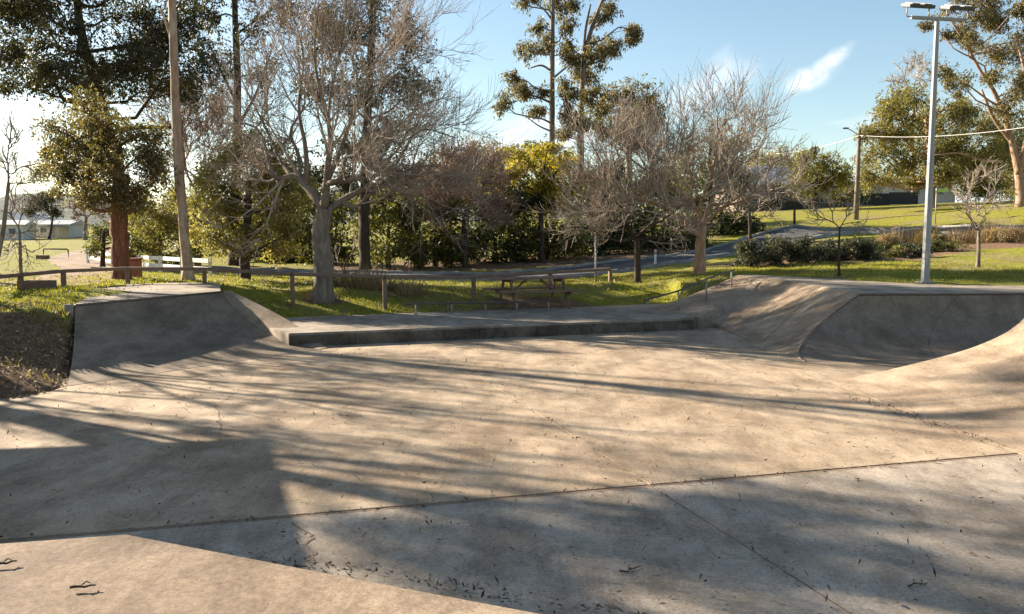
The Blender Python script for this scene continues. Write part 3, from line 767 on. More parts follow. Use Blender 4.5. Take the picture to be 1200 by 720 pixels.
def street_light():
    g = ground_post(1003, 258, 66); h = D(1003, 152, 66).z-g.z; t = thing('street_light', g, 'brown timber power pole with a small street lamp on a curved arm', 'street light')
    tube_obj('column', [(0, 0, -.3), (0, 0, h)], [.22, .14], 10, M['bark_grey'], t)
    tube_obj('lamp_arm', curve_pts([(0, 0, h-.5), (-.5, 0, h-.15), (-.95, 0, h+.08)], 8), .035, 6, M['steel'], t)
    bm = box(.46, .20, .12, (-1.12, 0, h+.1), .04); link('lamp_head', bm_mesh('lamp_head', bm), M['lamp'], t)
    add_box(t, 'cross_arm', M['timber'], (1.4, .1, .1), (0, -.2, h-.7), .01, Matrix.Rotation(R_(50), 3, 'Z'))
    for q in (-.5, .5): add_box(t, 'insulator', M['white'], (.07, .07, .12), (q*math.cos(R_(50)), -.2+q*math.sin(R_(50)), h-.57), .02)
    p = g+Vector((0, -.2, h-.5)); w = thing('power_line', p, 'thin pale overhead wire strung from the timber power pole', 'wire')
    e = D(1290, 134, 46); e2 = D(860, 176, 120)
    for k, end in enumerate((e, e2)):
        pts = []
        for i in range(25):
            u = i/24; q = p.lerp(end, u); q.z -= (.55 if k == 0 else 1.0)*4*u*(1-u); pts.append(q)
        tube_obj('wire_span', pts, .022 if k == 0 else .03, 5, M['wire'], w, p)
street_light()
def street_sign():
    g = ground_post(1096, 258, 58); h = D(1096, 221, 58).z-g.z; t = thing('street_sign', g, 'green and yellow street blade sign on a thin post in the grass', 'sign')
    tube_obj('post', [(0, 0, -.2), (0, 0, h)], .045, 8, M['steel'], t)
    add_box(t, 'blade', M['sign'], (.78, .04, .24), (.40, 0, h-.14), .006)
    tube_obj('bracket', [(0, 0, h-.3), (0, 0, h+.02)], .06, 8, M['steel'], t)
    g = ground_post(698, 335, 30.5); h = D(698, 276, 30.5).z-g.z; t = thing('sign_post', g, 'thin grey sign post standing in shade beside the road', 'sign')
    tube_obj('post', [(0, 0, -.2), (0, 0, h)], .038, 8, M['steel'], t)
    add_box(t, 'plate', M['bark_grey'], (.03, .30, .42), (.02, .05, h-.24), .004, Matrix.Rotation(R_(25), 3, 'Z'))
    add_box(t, 'clamp', M['steel'], (.09, .09, .05), (0, 0, h-.6), .004)
    g = ground_post(768, 312, 41); t = thing('marker_post', g, 'short white roadside marker post by the road', 'post')
    add_box(t, 'stake', M['white'], (.10, .04, .85), (0, 0, .36), .01); add_box(t, 'reflector', M['redbin'], (.07, .012, .12), (0, -.027, .62), .003)
street_sign()
def shelter():
    # flat roofed park shelter standing just out of frame to the left; it throws the square shadow
    zr = 4.35; k = zr/SUN.z
    c0 = G(320, 522)+SUN*k; c1 = G(0, 535)+SUN*k; c2 = G(350, 612)+SUN*k
    u = (c1-c0).normalized(); v = (c2-c0).normalized()
    c0 = Vector((c0.x, c0.y, 0)); g = Hs(c0.x-2, c0.y-2)
    off = Vector((c0.x, c0.y, g)); t = thing('park_shelter', off, 'flat roofed open park shelter beside the dirt bank', 'shelter')
    Lu, Lv = 6.2, 6.0
    pts = [c0, c0+u*Lu, c0+u*Lu+v*Lv, c0+v*Lv]
    prism('roof', [Vector((p.x, p.y, zr)) for p in pts], zr-.16, M['roof_grey'], t, off, .01)
    nrm = Vector((-u.y, u.x, 0)); nrm = nrm if nrm.y > 0 else -nrm
    a = c0+nrm*.22; tube_obj('gutter', [Vector((a.x, a.y, zr-.04)), Vector((a.x, a.y, zr-.04))+u*Lu], .07, 8, M['steel'], t, off)
    for q in (.3, 3, 5.8):
        for r in (.4, 5.6):
            p = c0+u*q+v*r; tube_obj('post', [Vector((p.x, p.y, g-.3)), Vector((p.x, p.y, zr-.17))], .07, 8, M['steel'], t, off)
    for q in (.3, 3, 5.8):
        a = c0+u*q+v*.4; b = c0+u*q+v*5.6; tube_obj('roof_beam', [Vector((a.x, a.y, zr-.23)), Vector((b.x, b.y, zr-.23))], .06, 6, M['steel'], t, off)
shelter()

# ------------------------------------------------------------------ buildings far away
def house(name, label, px, py, Y, w, d, hw, hr, wall, roof, rz=0., windows=(), door=None, carport=False):
    g = ground_post(px, py, Y); t = thing(name, g, label, 'building', None); t.rotation_euler.z = R_(rz)
    add_box(t, 'wall', wall, (w, d, hw+.8), (0, 0, hw/2-.4), .01)
    bm = bmesh.new(); o = .35
    vs = [bm.verts.new(c) for c in [(-w/2-o, -d/2-o, hw), (w/2+o, -d/2-o, hw), (w/2+o, d/2+o, hw), (-w/2-o, d/2+o, hw), (-w/2-o, 0, hw+hr), (w/2+o, 0, hw+hr)]]
    for f in [(0, 1, 5, 4), (2, 3, 4, 5), (0, 4, 3), (1, 2, 5), (0, 3, 2, 1)]: bm.faces.new([vs[i] for i in f])
    rf = link('roof', bm_mesh('roof', bm), roof, t)
    add_box(rf, 'gutter', M['roof_white'], (w+2*o, .12, .12), (0, -d/2-o-.063, hw+.02), .01)
    for x, z, ww, hh in windows:
        f = add_box(t, 'window', M['white'], (ww+.12, .06, hh+.12), (x, -d/2-.033, z), .006); add_box(f, 'pane', M['window'], (ww, .03, hh), (x, -d/2-.073, z), .003)
    if door: add_box(t, 'door', M['window'], (door[1], .05, door[2]), (door[0], -d/2-.028, door[2]/2), .006)
    if carport:
        add_box(t, 'carport_roof', roof, (5, 4, .15), (w/2-1.5, -d/2-2.1, hw-.3), .01)
        for x in (w/2-3.8, w/2+.8): tube_obj('carport_post', [(x, -d/2-3.9, -.5), (x, -d/2-3.9, hw-.38)], .07, 6, M['white'], t)
    return t
house('shed', 'pale grey gabled shed beyond the paddock', 36, 282, 150, 8, 8, 2.6, 1.7, M['wall_white'], M['roof_white'], 62, [(-2, 1.4, 1.2, .9)], (2, 2.6, 2.4))
house('cottage', 'low white cottage with a carport beyond the paddock', 70, 284, 140, 7.5, 5, 2.2, .8, M['wall_cream'], M['roof_grey'], -8, [(-2.8, 1.3, 1.1, .9), (-1, 1.3, 1.1, .9)], (.6, .9, 1.9), True)
house('outbuilding', 'small white outbuilding at the edge of the far paddock', 12, 285, 130, 6, 5, 2.3, .8, M['wall_white'], M['roof_white'], 10, [(-1, 1.3, 1, .9), (1.4, 1.3, 1, .9)])
house('house', 'brick house with pale tin roof behind the yellow tree', 905, 246, 92, 13, 8, 2.6, 2.3, M['wall_brick'], M['roof_grey'], 12, [(-4, 1.4, 1.6, 1.2), (0, 1.4, 1.6, 1.2), (4, 1.4, 1.2, 1.2)], (2, 1, 2.1))
house('house', 'white roofed house behind the long dark fence', 1038, 236, 96, 12, 8, 2.4, 1.1, M['wall_cream'], M['roof_white'], 4, [(-3.5, 1.6, 1.6, 1.0), (1, 1.6, 1.6, 1.0), (4, 1.6, 1.2, 1.0)])
def panel_fence(name, label, pxs, pys, Y, h, mat, step, open_=False):
    a = ground_post(pxs[0], pys[0], Y[0]); b = ground_post(pxs[1], pys[1], Y[1]); t = thing(name, a, label, 'fence'); n = max(2, int((b-a).length/step)); d = b-a; prev = None
    for i in range(n+1):
        q = a.lerp(b, i/n); q.z = Hs(q.x, q.y)
        add_box(t, 'post', mat, (.09, .09, h+.35), q-a+Vector((0, 0, h/2-.12)), .006)
        if prev is not None:
            e = q-prev; rot = Vector((e.x, e.y, 0)).to_track_quat('X', 'Z').to_matrix(); L_ = Vector((e.x, e.y)).length
            if not open_: add_box(t, 'panel', mat, (L_-.1, .04, h), (prev+q)/2-a+Vector((0, 0, h/2)), .004, rot)
            else:
                for k in range(5): add_box(t, 'rail', mat, (L_-.1, .03, .04), (prev+q)/2-a+Vector((0, 0, .1+k*(h-.15)/4)), .004, rot)
                for k in range(1, 7):
                    c = prev.lerp(q, k/7)-a; add_box(t, 'bar', mat, (.03, .03, h), c+Vector((0, 0, h/2)), .003)
        prev = q
panel_fence('panel_fence', 'long near black panel fence below the white roofed house', (1008, 1075), (240, 237), (84, 84), 1.25, M['fence_dark'], 2.4)
panel_fence('panel_fence', 'dark green panel fence in front of the brick house', (890, 958), (250, 246), (84, 84), 1.3, M['fence_dark'], 2.4)
panel_fence('mesh_fence', 'pale green mesh fence at the foot of the leaning gum', (1128, 1215), (236, 231), (78, 76), 1.5, M['fence_green'], 2.6, True)

# ------------------------------------------------------------------ trees
def leaf_quads(C, size, rng, droop=.0, aspect=.42):
    """C: (centres, axes) of leaves; every leaf hangs along its own axis"""
    C, ax = C; n = len(C); a = ax+rng.normal(size=(n, 3))*.45; a[:, 2] -= droop*.8; a /= np.linalg.norm(a, axis=1, keepdims=True)+1e-9
    b = np.cross(a, rng.normal(size=(n, 3))); b /= np.linalg.norm(b, axis=1, keepdims=True)+1e-9
    l = (size*rng.uniform(.5, 1.5, n))[:, None]; w = l*aspect*rng.uniform(.7, 1.3, n)[:, None]
    V = np.stack([C-a*l*.5, C+b*w*.5, C+a*l*.5, C-b*w*.5], 1).reshape(-1, 3)
    return V, np.arange(4*n).reshape(n, 4)
def clump_leaves(c, rx, ry, rz, n, rng, nsub, size=.17, per=8):
    """leaf sprays: per leaves round one twig tip, the tips gathered round nsub boughs of the clump"""
    R3 = np.array([rx, ry, rz])
    d = rng.normal(size=(nsub, 3)); d /= np.linalg.norm(d, axis=1, keepdims=True); d *= rng.uniform(.1, 1.22, (nsub, 1))**.6
    S = np.array(c)+d*R3*.82
    m = max(3, n//per); k = rng.integers(0, nsub, m); sg = .17+.22*rng.random(nsub)
    T = S[k]+rng.normal(size=(m, 3))*R3*sg[k][:, None]
    o = rng.normal(size=(m, per, 3)); o /= np.linalg.norm(o, axis=2, keepdims=True)+1e-9; o[..., 2] -= .25
    P = T[:, None, :]+o*size*rng.uniform(.3, 1.5, (m, per, 1))
    return (P.reshape(-1, 3), o.reshape(-1, 3)), S
def limb_curve(a, b, rng, sag=.12, n=7):
    a, b = np.array(tuple(a)), np.array(tuple(b)); L_ = np.linalg.norm(b-a)
    m1 = a+(b-a)*.35+rng.normal(size=3)*L_*.06+np.array([0, 0, -sag*L_*.35]); m2 = a+(b-a)*.7+rng.normal(size=3)*L_*.06
    return curve_pts([a, m1, m2, b], n)
def leafy(name, label, Y, trunk, clumps, leaf, bk, size=.16, dens=1., spread=None, seed=1, group=None, cat='tree', droop=.5, extra=(), nlimb=99, attach=.35, aspect=.42, sub=9, hidebase=None):
    """trunk: [(px,py,radius_m)...] from the ground up; clumps: [(px,py,rx_px,ry_px)] crown masses"""
    rng = np.random.default_rng(seed); s = MPP(Y)
    T = [D(p[0], p[1], Y) for p in trunk]; rad = [p[2] for p in trunk]
    g = Vector((T[0].x, Y, Hs(T[0].x, Y))); T[0] = g.copy()
    t = thing(name, g, label, cat, group)
    n = max(8, len(T)*6); tp = curve_pts(T, n); tr = np.interp(np.linspace(0, len(T)-1, n), range(len(T)), rad)
    tr = tr*(1+rng.normal(0, .03, n)); tr[0] *= 1.45; tr[1] *= 1.12
    tp[0] = tp[0]-Vector((0, 0, .3))
    tube_obj('trunk', tp, list(tr), 14, M[bk], t, g, .075, seed)
    for ex in extra:
        P = curve_pts([D(p[0], p[1], Y+(p[3] if len(p) > 3 else 0)) for p in ex], 12)
        tube_obj('limb', P, list(np.interp(np.linspace(0, 1, 12), np.linspace(0, 1, len(ex)), [p[2] for p in ex])), 8, M[bk], t, g)
    xs = [c[0] for c in clumps]; sp = spread if spread is not None else max(1.2, (max(xs)-min(xs))*s*.33)
    LV, LF, base, twigs = [], [], 0, []
    for ci, c in enumerate(clumps):
        dy = rng.uniform(-sp, sp); cc = D(c[0], c[1], Y+dy); rx, rz = c[2]*s, c[3]*s; ry = (rx+rz)/2
        # branch that carries the clump leaves the trunk somewhat below it
        zs = [p.z for p in tp]; zt = cc.z-attach*abs(cc.x-g.x)-.5*rz
        k = int(np.clip(np.searchsorted(zs, zt), n//3, n-1)); k = min(k, n-1)
        path = limb_curve(tp[k], cc, rng); r0 = min(tr[k]*.6, .035+.035*(cc-tp[k]).length*.35)
        rr = list(np.linspace(r0, .025, len(path)))
        if ci < nlimb: tube_obj('limb', path, rr, 7, M[bk], t, g)
        npx = c[2]*c[3]*math.pi*s*s
        nl = int(dens*npx/(size*size*aspect)*7.0); ns = max(5, int(sub*(.5+npx/12)))
        P, S = clump_leaves(tuple(cc-g), rx, ry, rz, nl, rng, ns, size)
        V, F = leaf_quads(P, size, rng, droop, aspect); LV.append(V); LF.append(F+base); base += len(V)
        for q in S[:ns]:
            j = rng.integers(len(path)//2, len(path)); a = np.array(tuple(path[j]-g))
            twigs.append(([tuple(a), tuple(a+(q-a)*.5+rng.normal(size=3)*.12*rz), tuple(q)], [.022, .016, .008], 4))
    V, F = tubes(twigs); link('branches', np_mesh('branches', V, F, True), M[bk], t, 'stuff')
    link('crown', np_mesh('crown', np.concatenate(LV), np.concatenate(LF)), M[leaf], t, 'stuff')
    return t
def bare(name, label, Y, trunk, limbs, bk, tw, seed=1, dens=1., spread=2.5, group=None, cat='tree', r_l=.1, lv=(9, 8, 7), tips=.007, curl=.35, fork=None):
    """leafless tree: limbs are [(px,py,(start px,py))] targets reached from the trunk top"""
    rng = np.random.default_rng(seed); s = MPP(Y)
    T = [D(p[0], p[1], Y) for p in trunk]; g = Vector((T[0].x, Y, Hs(T[0].x, Y))); T[0] = g.copy()
    t = thing(name, g, label, cat, group)
    n = 18; tp = curve_pts(T, n); tr = np.interp(np.linspace(0, len(T)-1, n), range(len(T)), [p[2] for p in trunk]); tr[0] *= 1.4; tr[1] *= 1.16; tr[2] *= 1.05
    tp[0] = tp[0]-Vector((0, 0, .3))
    tube_obj('trunk', tp, list(tr), 14, M[bk], t, g, .07, seed)
    twigs = []; made = []
    def child(P, i, f, ang, ln, up):
        a = P[i]; d = P[min(i+1, len(P)-1)]-P[max(i-1, 0)]; d /= np.linalg.norm(d)+1e-9
        q = rng.normal(size=3); q -= d*q.dot(d); q /= np.linalg.norm(q)+1e-9
        v = d*math.cos(ang)+q*math.sin(ang); m = 5; out = [a]
        st = ln/(m-1)
        for k in range(m-1):
            v = v+rng.normal(size=3)*curl*.42+np.array([0, 0, up]); v /= np.linalg.norm(v); out.append(out[-1]+v*st)
        return np.array(out)
    for li, lb in enumerate(limbs):
        tgt = D(lb[0], lb[1], Y+(lb[2] if len(lb) > 2 else rng.uniform(-spread, spread)))
        tgt = tp[-1].lerp(tgt, .80)
        # leave the trunk or an earlier limb, whichever makes the shorter natural way
        best = None
        for ki in range(n-7, n):
            c_ = (tgt-tp[ki]).length+rng.uniform(0, .8); best = min(best, (c_, ki, -1), key=lambda q: q[0]) if best else (c_, ki, -1)
        for mi, (MP, MR, ml) in enumerate(made):
            for ki in range(2, 8):
                c_ = (tgt-MP[ki]).length+.80*(ml+(MP[ki]-MP[0]).length)
                if c_ < best[0]: best = (c_, ki, mi)
        a = tp[best[1]] if best[2] < 0 else made[best[2]][0][best[1]]
        L_ = (tgt-a).length
        wob = lambda f: Vector(rng.normal(size=3)*L_*f)
        m1 = a.lerp(tgt, .25)+wob(.045)+Vector((0, 0, (.03 if best[2] < 0 else -.03)*L_ if tgt.z > a.z else .12*L_)); m2 = a.lerp(tgt, .5)+wob(.05); m3 = a.lerp(tgt, .76)+wob(.04)
        P = curve_pts([a, m1, m2, m3, tgt], 14); r0 = r_l*(.6+.06*L_)
        if li < 3 and best[2] < 0: r0 = max(r0, tr[-1]*.72)
        if best[2] >= 0: r0 = min(r0, made[best[2]][1][best[1]]*.8)
        rr = r0+(.016-r0)*np.linspace(0, 1, 14)**.7
        made.append((P, rr, 0 if best[2] < 0 else made[best[2]][2]+(a-made[best[2]][0][0]).length))
        tube_obj('limb', P, list(rr), 7, M[bk], t, g)
        P = np.array([tuple(p-g) for p in P])
        n1 = max(3, int(lv[0]*dens))
        for _ in range(n1):
            f = rng.uniform(.18, 1)**.8; i = min(13, int(f*13)); B = child(P, i, f, R_(rng.uniform(22, 62)), max(.5, min(2.6, L_*(.66-.36*f)*rng.uniform(.6, 1.2))), .10)
            rb = max(.012, rr[i]*.55); twigs.append((B, list(np.linspace(rb, tips*1.4, 5)), 5))
            lb_ = np.linalg.norm(B[-1]-B[0])
            for _ in range(max(1, int(lv[1]*dens*min(1.4, .25+lb_/1.6)+rng.random()))):
                j = int(rng.integers(1, 5)); C = child(B, j, 0, R_(rng.uniform(22, 58)), max(.35, lb_*rng.uniform(.35, .75)), .09)
                twigs.append((C, list(np.linspace(max(tips*1.3, rb*.42), tips, 5)), 3)); lc = np.linalg.norm(C[-1]-C[0])
                for _ in range(max(1, int(lv[2]*dens*min(1.4, .25+lc/.75)+rng.random()))):
                    q = int(rng.integers(1, 5)); E_ = child(C, q, 0, R_(rng.uniform(18, 48)), max(.25, lc*rng.uniform(.4, .9)), .10)
                    twigs.append((E_[::2], [tips, tips*.85, tips*.6], 3))
    V, F = tubes(twigs); link('twigs', np_mesh('twigs', V, F, True), M[tw], t, 'stuff')
    return t

# --- left: gums
leafy('gum_tree', 'gum tree with thick red brown trunk beside the track', 29, [(143,329,.30),(141,290,.28),(138,250,.27),(140,215,.22),(136,160,.13)],
      [(110,185,42,30),(150,205,42,32),(85,165,32,28),(178,180,26,30),(130,150,42,30),(75,205,24,24),(110,228,32,20),(160,232,30,18),(60,180,18,22),(95,130,30,22),(140,180,40,30),(185,210,20,26),(100,205,36,26),(70,150,24,22),(165,150,28,24),(50,200,14,16)],
      'leaf_gum', 'bark_red', .105, .6, seed=11, extra=[[(138,236,.16),(146,222,.12),(150,205,.06)]])
leafy('tall_gum', 'tall dark gum filling the sky above the red trunk tree', 38, [(141,310,.30),(139,210,.26),(112,100,.22),(92,20,.18),(86,-90,.1)],
      [(35,15,55,40),(90,60,42,30),(15,70,36,30),(60,95,40,26),(150,25,40,40),(130,85,40,26),(165,75,40,36),(200,55,42,40),(205,105,36,26),(220,20,26,38),(110,115,36,22),(70,-30,60,40),(160,-40,60,40),(10,-20,40,50),(235,80,22,36),(20,95,30,16)],
      'leaf_gumdark', 'bark_dark', .14, .85, seed=12, extra=[[(112,100,.16),(97,50,.14),(92,0,.12),(100,-60,.08)],[(110,160,.12),(160,150,.1),(205,150,.07)]])
leafy('slender_gum', 'very tall slender gum trunk with a sunlit pale edge', 28.5, [(221,331,.185),(213,240,.165),(206,130,.15),(202,0,.13),(198,-200,.09)],
      [(190,-210,50,40),(240,-180,40,34),(160,-160,34,28),(215,-130,40,30)], 'leaf_gum', 'bark_gum', .15, .6, seed=13, extra=[[(204,60,.05),(197,35,.04),(188,10,.03)]])
leafy('willow_myrtle', 'rounded olive green tree with a dark trunk by the fence', 31, [(287,334,.20),(287,300,.19),(290,260,.14),(292,210,.08)],
      [(285,180,34,24),(260,205,34,28),(315,205,36,28),(250,245,32,30),(290,240,40,32),(330,240,34,32),(265,285,34,28),(320,285,34,26),(345,215,22,26),(240,215,18,18),(345,270,22,26),(238,275,20,24),(300,168,24,16),(270,185,24,18),(325,185,22,18),(300,210,30,24),(270,255,30,24)],
      'leaf_silver', 'bark_dark', .12, .62, seed=14, extra=[[(287,305,.09),(262,285,.07),(225,250,.04)],[(288,300,.09),(275,270,.07),(262,240,.04)]])
leafy('willow_shrub', 'pale olive willowy shrub left of the slender trunk', 43, [(185,318,.12),(186,300,.1),(188,260,.06)],
      [(170,245,26,24),(195,265,26,28),(165,285,26,24),(205,235,22,22),(195,300,26,18),(225,290,18,26),(232,250,16,30)], 'leaf_olive', 'bark_dark', .11, .7, seed=15, cat='shrub')
leafy('round_shrub', 'dark green rounded shrub behind the red trunk', 40, [(120,304,.12),(121,285,.1),(122,270,.06)],
      [(118,280,16,18),(130,268,12,12),(110,292,12,10),(155,290,14,20),(145,275,12,12)], 'leaf_mid', 'bark_dark', .13, .8, seed=16, cat='shrub')
leafy('background_gum', 'tall thin gum with straggly crown left of the bare tree', 46, [(276,318,.30),(277,200,.25),(278,90,.2),(272,-60,.12)],
      [(250,20,24,32),(300,30,26,34),(265,70,20,22),(310,85,20,24),(240,-30,36,30),(300,-40,36,30),(330,0,24,34),(255,120,18,18)], 'leaf_gumdark', 'bark_dark', .17, .42, seed=17, extra=[[(277,120,.1),(262,90,.08),(245,50,.04)],[(278,150,.1),(300,110,.08),(318,60,.04)]])
leafy('background_gum', 'tall dark gum with black trunk behind the bare tree', 41, [(428,322,.30),(427,260,.27),(430,150,.22),(438,0,.16),(440,-80,.1)],
      [(440,30,36,34),(400,60,34,32),(480,45,28,30),(460,95,36,28),(410,120,36,28),(490,110,24,24),(380,20,30,34),(430,-30,46,30),(370,100,24,28),(450,150,36,24),(400,165,30,22)], 'leaf_gumdark', 'bark_dark', .17, .62, seed=18)
# --- bare trees
bare('bare_tree', 'large bare spreading tree with forked grey trunk on the grass', 26, [(378,346,.33),(379,310,.31),(376,275,.29),(380,245,.26)],
     [(235,120),(262,60),(300,20),(335,-40),(372,-70),(415,-90),(455,-60),(500,-20),(540,20),(565,80),(575,140),(560,185),(505,215),(470,120),(420,20),(345,60),(280,170),(255,200),(395,-20),(520,120),(590,205),(450,170),(330,140)],
     'bark_grey', 'twig_grey', seed=21, spread=4.2, r_l=.17, lv=(11, 7, 4), tips=.006, fork=1, curl=.2)
bare('bare_tree', 'leafless tree with warm tan trunk beside the road', 31.5, [(820,323,.23),(821,290,.2),(823,262,.18)],
     [(688,200),(705,150),(735,122),(775,108),(810,100),(845,104),(885,114),(922,130),(950,162),(948,195),(905,225),(712,230),(770,150),(830,135),(875,160),(800,180),(860,210),(750,200)],
     'bark_tan', 'twig_tan', seed=22, spread=3.6, r_l=.10, lv=(9, 7, 4), tips=.0085, curl=.18)
bare('bare_tree', 'shadowed bare tree with low branches by the sign post', 32, [(747,334,.13),(747,300,.115),(746,278,.1)],
     [(640,225),(655,180),(680,140),(710,120),(735,112),(640,265),(670,240),(700,190),(790,185),(815,230),(825,260),(770,150),(690,270),(720,230)],
     'bark_dark', 'twig_grey', seed=23, spread=3.4, r_l=.085, lv=(8, 7, 4), tips=.0085, curl=.2)
bare('bare_shrub_tree', 'reddish leafless thicket tree behind the big bare tree', 45, [(545,312,.16),(545,285,.14),(543,260,.12)],
     [(470,215),(490,185),(515,170),(545,162),(575,170),(600,195),(605,230),(590,255),(530,200),(480,250),(560,220),(510,240)],
     'bark_dark', 'twig_red', seed=24, spread=3, r_l=.07, lv=(11, 9, 6), tips=.013)
bare('bare_shrub_tree', 'brownish leafless tree behind the olive tree and slender trunk', 44, [(232,318,.16),(232,270,.14),(233,230,.11)],
     [(180,120),(195,95),(215,85),(240,90),(262,100),(280,130),(190,160),(255,160),(225,130)], 'bark_grey', 'twig_red', seed=25, spread=2.5, r_l=.06, lv=(9, 7, 5), tips=.012)
bare('sapling', 'thin bare sapling in front of the grey shrubs', 28, [(983,325,.045),(983,295,.04),(984,268,.03)],
     [(950,245),(965,225),(985,220),(1000,235),(1012,258),(948,255)], 'bark_dark', 'twig_grey', seed=26, spread=.6, r_l=.03, lv=(6, 4, 3), tips=.008, dens=.8)
bare('sapling', 'pale bare sapling in the grass right of the floodlight pole', 31, [(1146,316,.075),(1147,290,.065),(1147,270,.055)],
     [(1122,225),(1130,205),(1145,190),(1158,185),(1172,200),(1180,225),(1128,245),(1165,215)], 'bark_grey', 'twig_tan', seed=27, spread=.9, r_l=.05, lv=(6, 4, 3), tips=.008)
bare('sapling', 'dark bare sapling by the road bend', 36, [(878,318,.09),(879,280,.075),(878,250,.05)],
     [(855,240),(865,225),(885,222),(900,240),(905,255)], 'bark_dark', 'twig_grey', seed=28, spread=.8, r_l=.04, lv=(6, 5, 3), tips=.009)
bare('sapling', 'small bare street tree across the road below the dark green fence', 60, [(931,268,.09),(931,250,.08),(932,238,.06)],
     [(922,222),(931,216),(942,222),(946,234),(916,232)], 'bark_dark', 'twig_grey', seed=29, spread=.8, r_l=.05, lv=(5, 4, 3), tips=.014)
bare('bare_tree', 'slight bare tree at the fence corner beside the planter', 22.8, [(25,341,.05),(24,300,.04),(23,270,.03)],
     [(2,240),(14,205),(24,190),(40,225),(50,270),(8,280),(45,300),(0,300)], 'bark_grey', 'twig_grey', seed=30, spread=.8, r_l=.03, lv=(5, 4, 3), tips=.006)
bare('bare_tree', 'slim pale bare tree leaning in over the paddock', 21.5, [(-14,352,.07),(2,280,.055),(10,215,.04)],
     [(2,160),(14,130),(26,150),(35,190),(-10,170),(30,215)], 'bark_grey', 'twig_tan', seed=31, spread=.8, r_l=.03, lv=(5, 4, 3), tips=.006)
bare('dead_stem', 'forked dead stem with two prongs behind the big bare tree', 33, [(405,330,.07),(403,322,.06),(404,318,.05)],
     [(390,285,0),(419,280,0),(386,300,.3)], 'bark_dark', 'twig_grey', seed=32, spread=.2, r_l=.05, lv=(3, 2, 1), tips=.012, fork=1)
bare('bare_tree', 'soft pink leafless tree beside the far cottage', 118, [(100,285,.3),(100,268,.25),(101,255,.2)],
     [(78,240),(88,225),(100,218),(112,220),(124,232),(130,248),(84,255)], 'bark_grey', 'twig_red', seed=33, spread=3, r_l=.12, lv=(9, 7, 4), tips=.035)
# --- middle distance evergreens
EV = [(455,312,44,[(440,265,34,30),(470,280,30,26),(450,240,24,20),(480,250,20,20)],'leaf_mid','loose mid green shrub beside the black trunk'),
      (510,312,46,[(505,270,38,30),(530,285,30,24),(490,290,26,22),(520,245,30,22)],'leaf_mid','leafy green bush behind the end of the timber fence'),
      (580,311,48,[(575,265,38,34),(600,285,36,26),(555,285,30,24),(590,235,32,24)],'leaf_dark','dark evergreen bush behind the picnic table'),
      (640,306,50,[(635,260,38,34),(660,280,36,26),(615,280,32,24),(640,230,28,20)],'leaf_mid','green bush under the yellow wattle'),
      (700,302,53,[(695,255,36,30),(720,275,34,24),(675,275,30,24)],'leaf_dark','dark evergreen bush behind the sign post'),
      (765,298,55,[(760,255,34,26),(790,270,34,22),(735,272,30,22),(815,275,26,18)],'leaf_dark','dark evergreen bush behind the shadowed bare tree'),
      (845,290,60,[(845,255,28,18),(870,262,24,14),(825,262,22,16)],'leaf_dark','low dark hedge bush beyond the road bend'),
      (370,314,48,[(360,270,30,26),(390,285,26,22),(375,240,24,20)],'leaf_mid','mid green shrub seen through the fork of the bare tree'),
      (312,314,50,[(312,268,30,26),(335,285,24,20),(300,290,22,18)],'leaf_mid','mid green shrub behind the olive tree')]
for k, (px, py, Y, cl, lf, lab) in enumerate(EV):
    cl = cl+[(px-10, py-78, 24, 16), (px+18, py-70, 24, 16), (px-22, py-14, 22, 14), (px+4, py-12, 22, 13), (px+28, py-14, 22, 14)]
    leafy('evergreen_bush', lab, Y, [(px,py,.15),(px,py-20,.12),(px,py-45,.08)], cl, lf, 'bark_dark', .19, .75, seed=40+k, group='evergreen bushes across the road', cat='bush', droop=.2, nlimb=3, attach=.1)
leafy('wattle_tree', 'yellow flowering wattle behind the picnic table', 47.5, [(635,303,.18),(634,260,.15),(632,220,.1)],
      [(600,205,24,20),(625,190,26,18),(650,200,24,20),(610,235,28,18),(660,230,22,18),(585,220,16,16),(640,178,16,10),(690,212,14,14),(605,185,20,14),(665,190,18,14),(572,205,14,14),(630,215,30,16)], 'leaf_wattle', 'bark_dark', .15, 1.0, seed=60)
leafy('mid_tree', 'bushy green tree rising behind the yellow wattle', 62, [(600,300,.2),(600,240,.16),(602,190,.1)],
      [(585,185,22,16),(615,178,24,14),(570,205,20,16),(640,175,18,10),(560,230,22,20)], 'leaf_mid', 'bark_dark', .2, .7, seed=61)
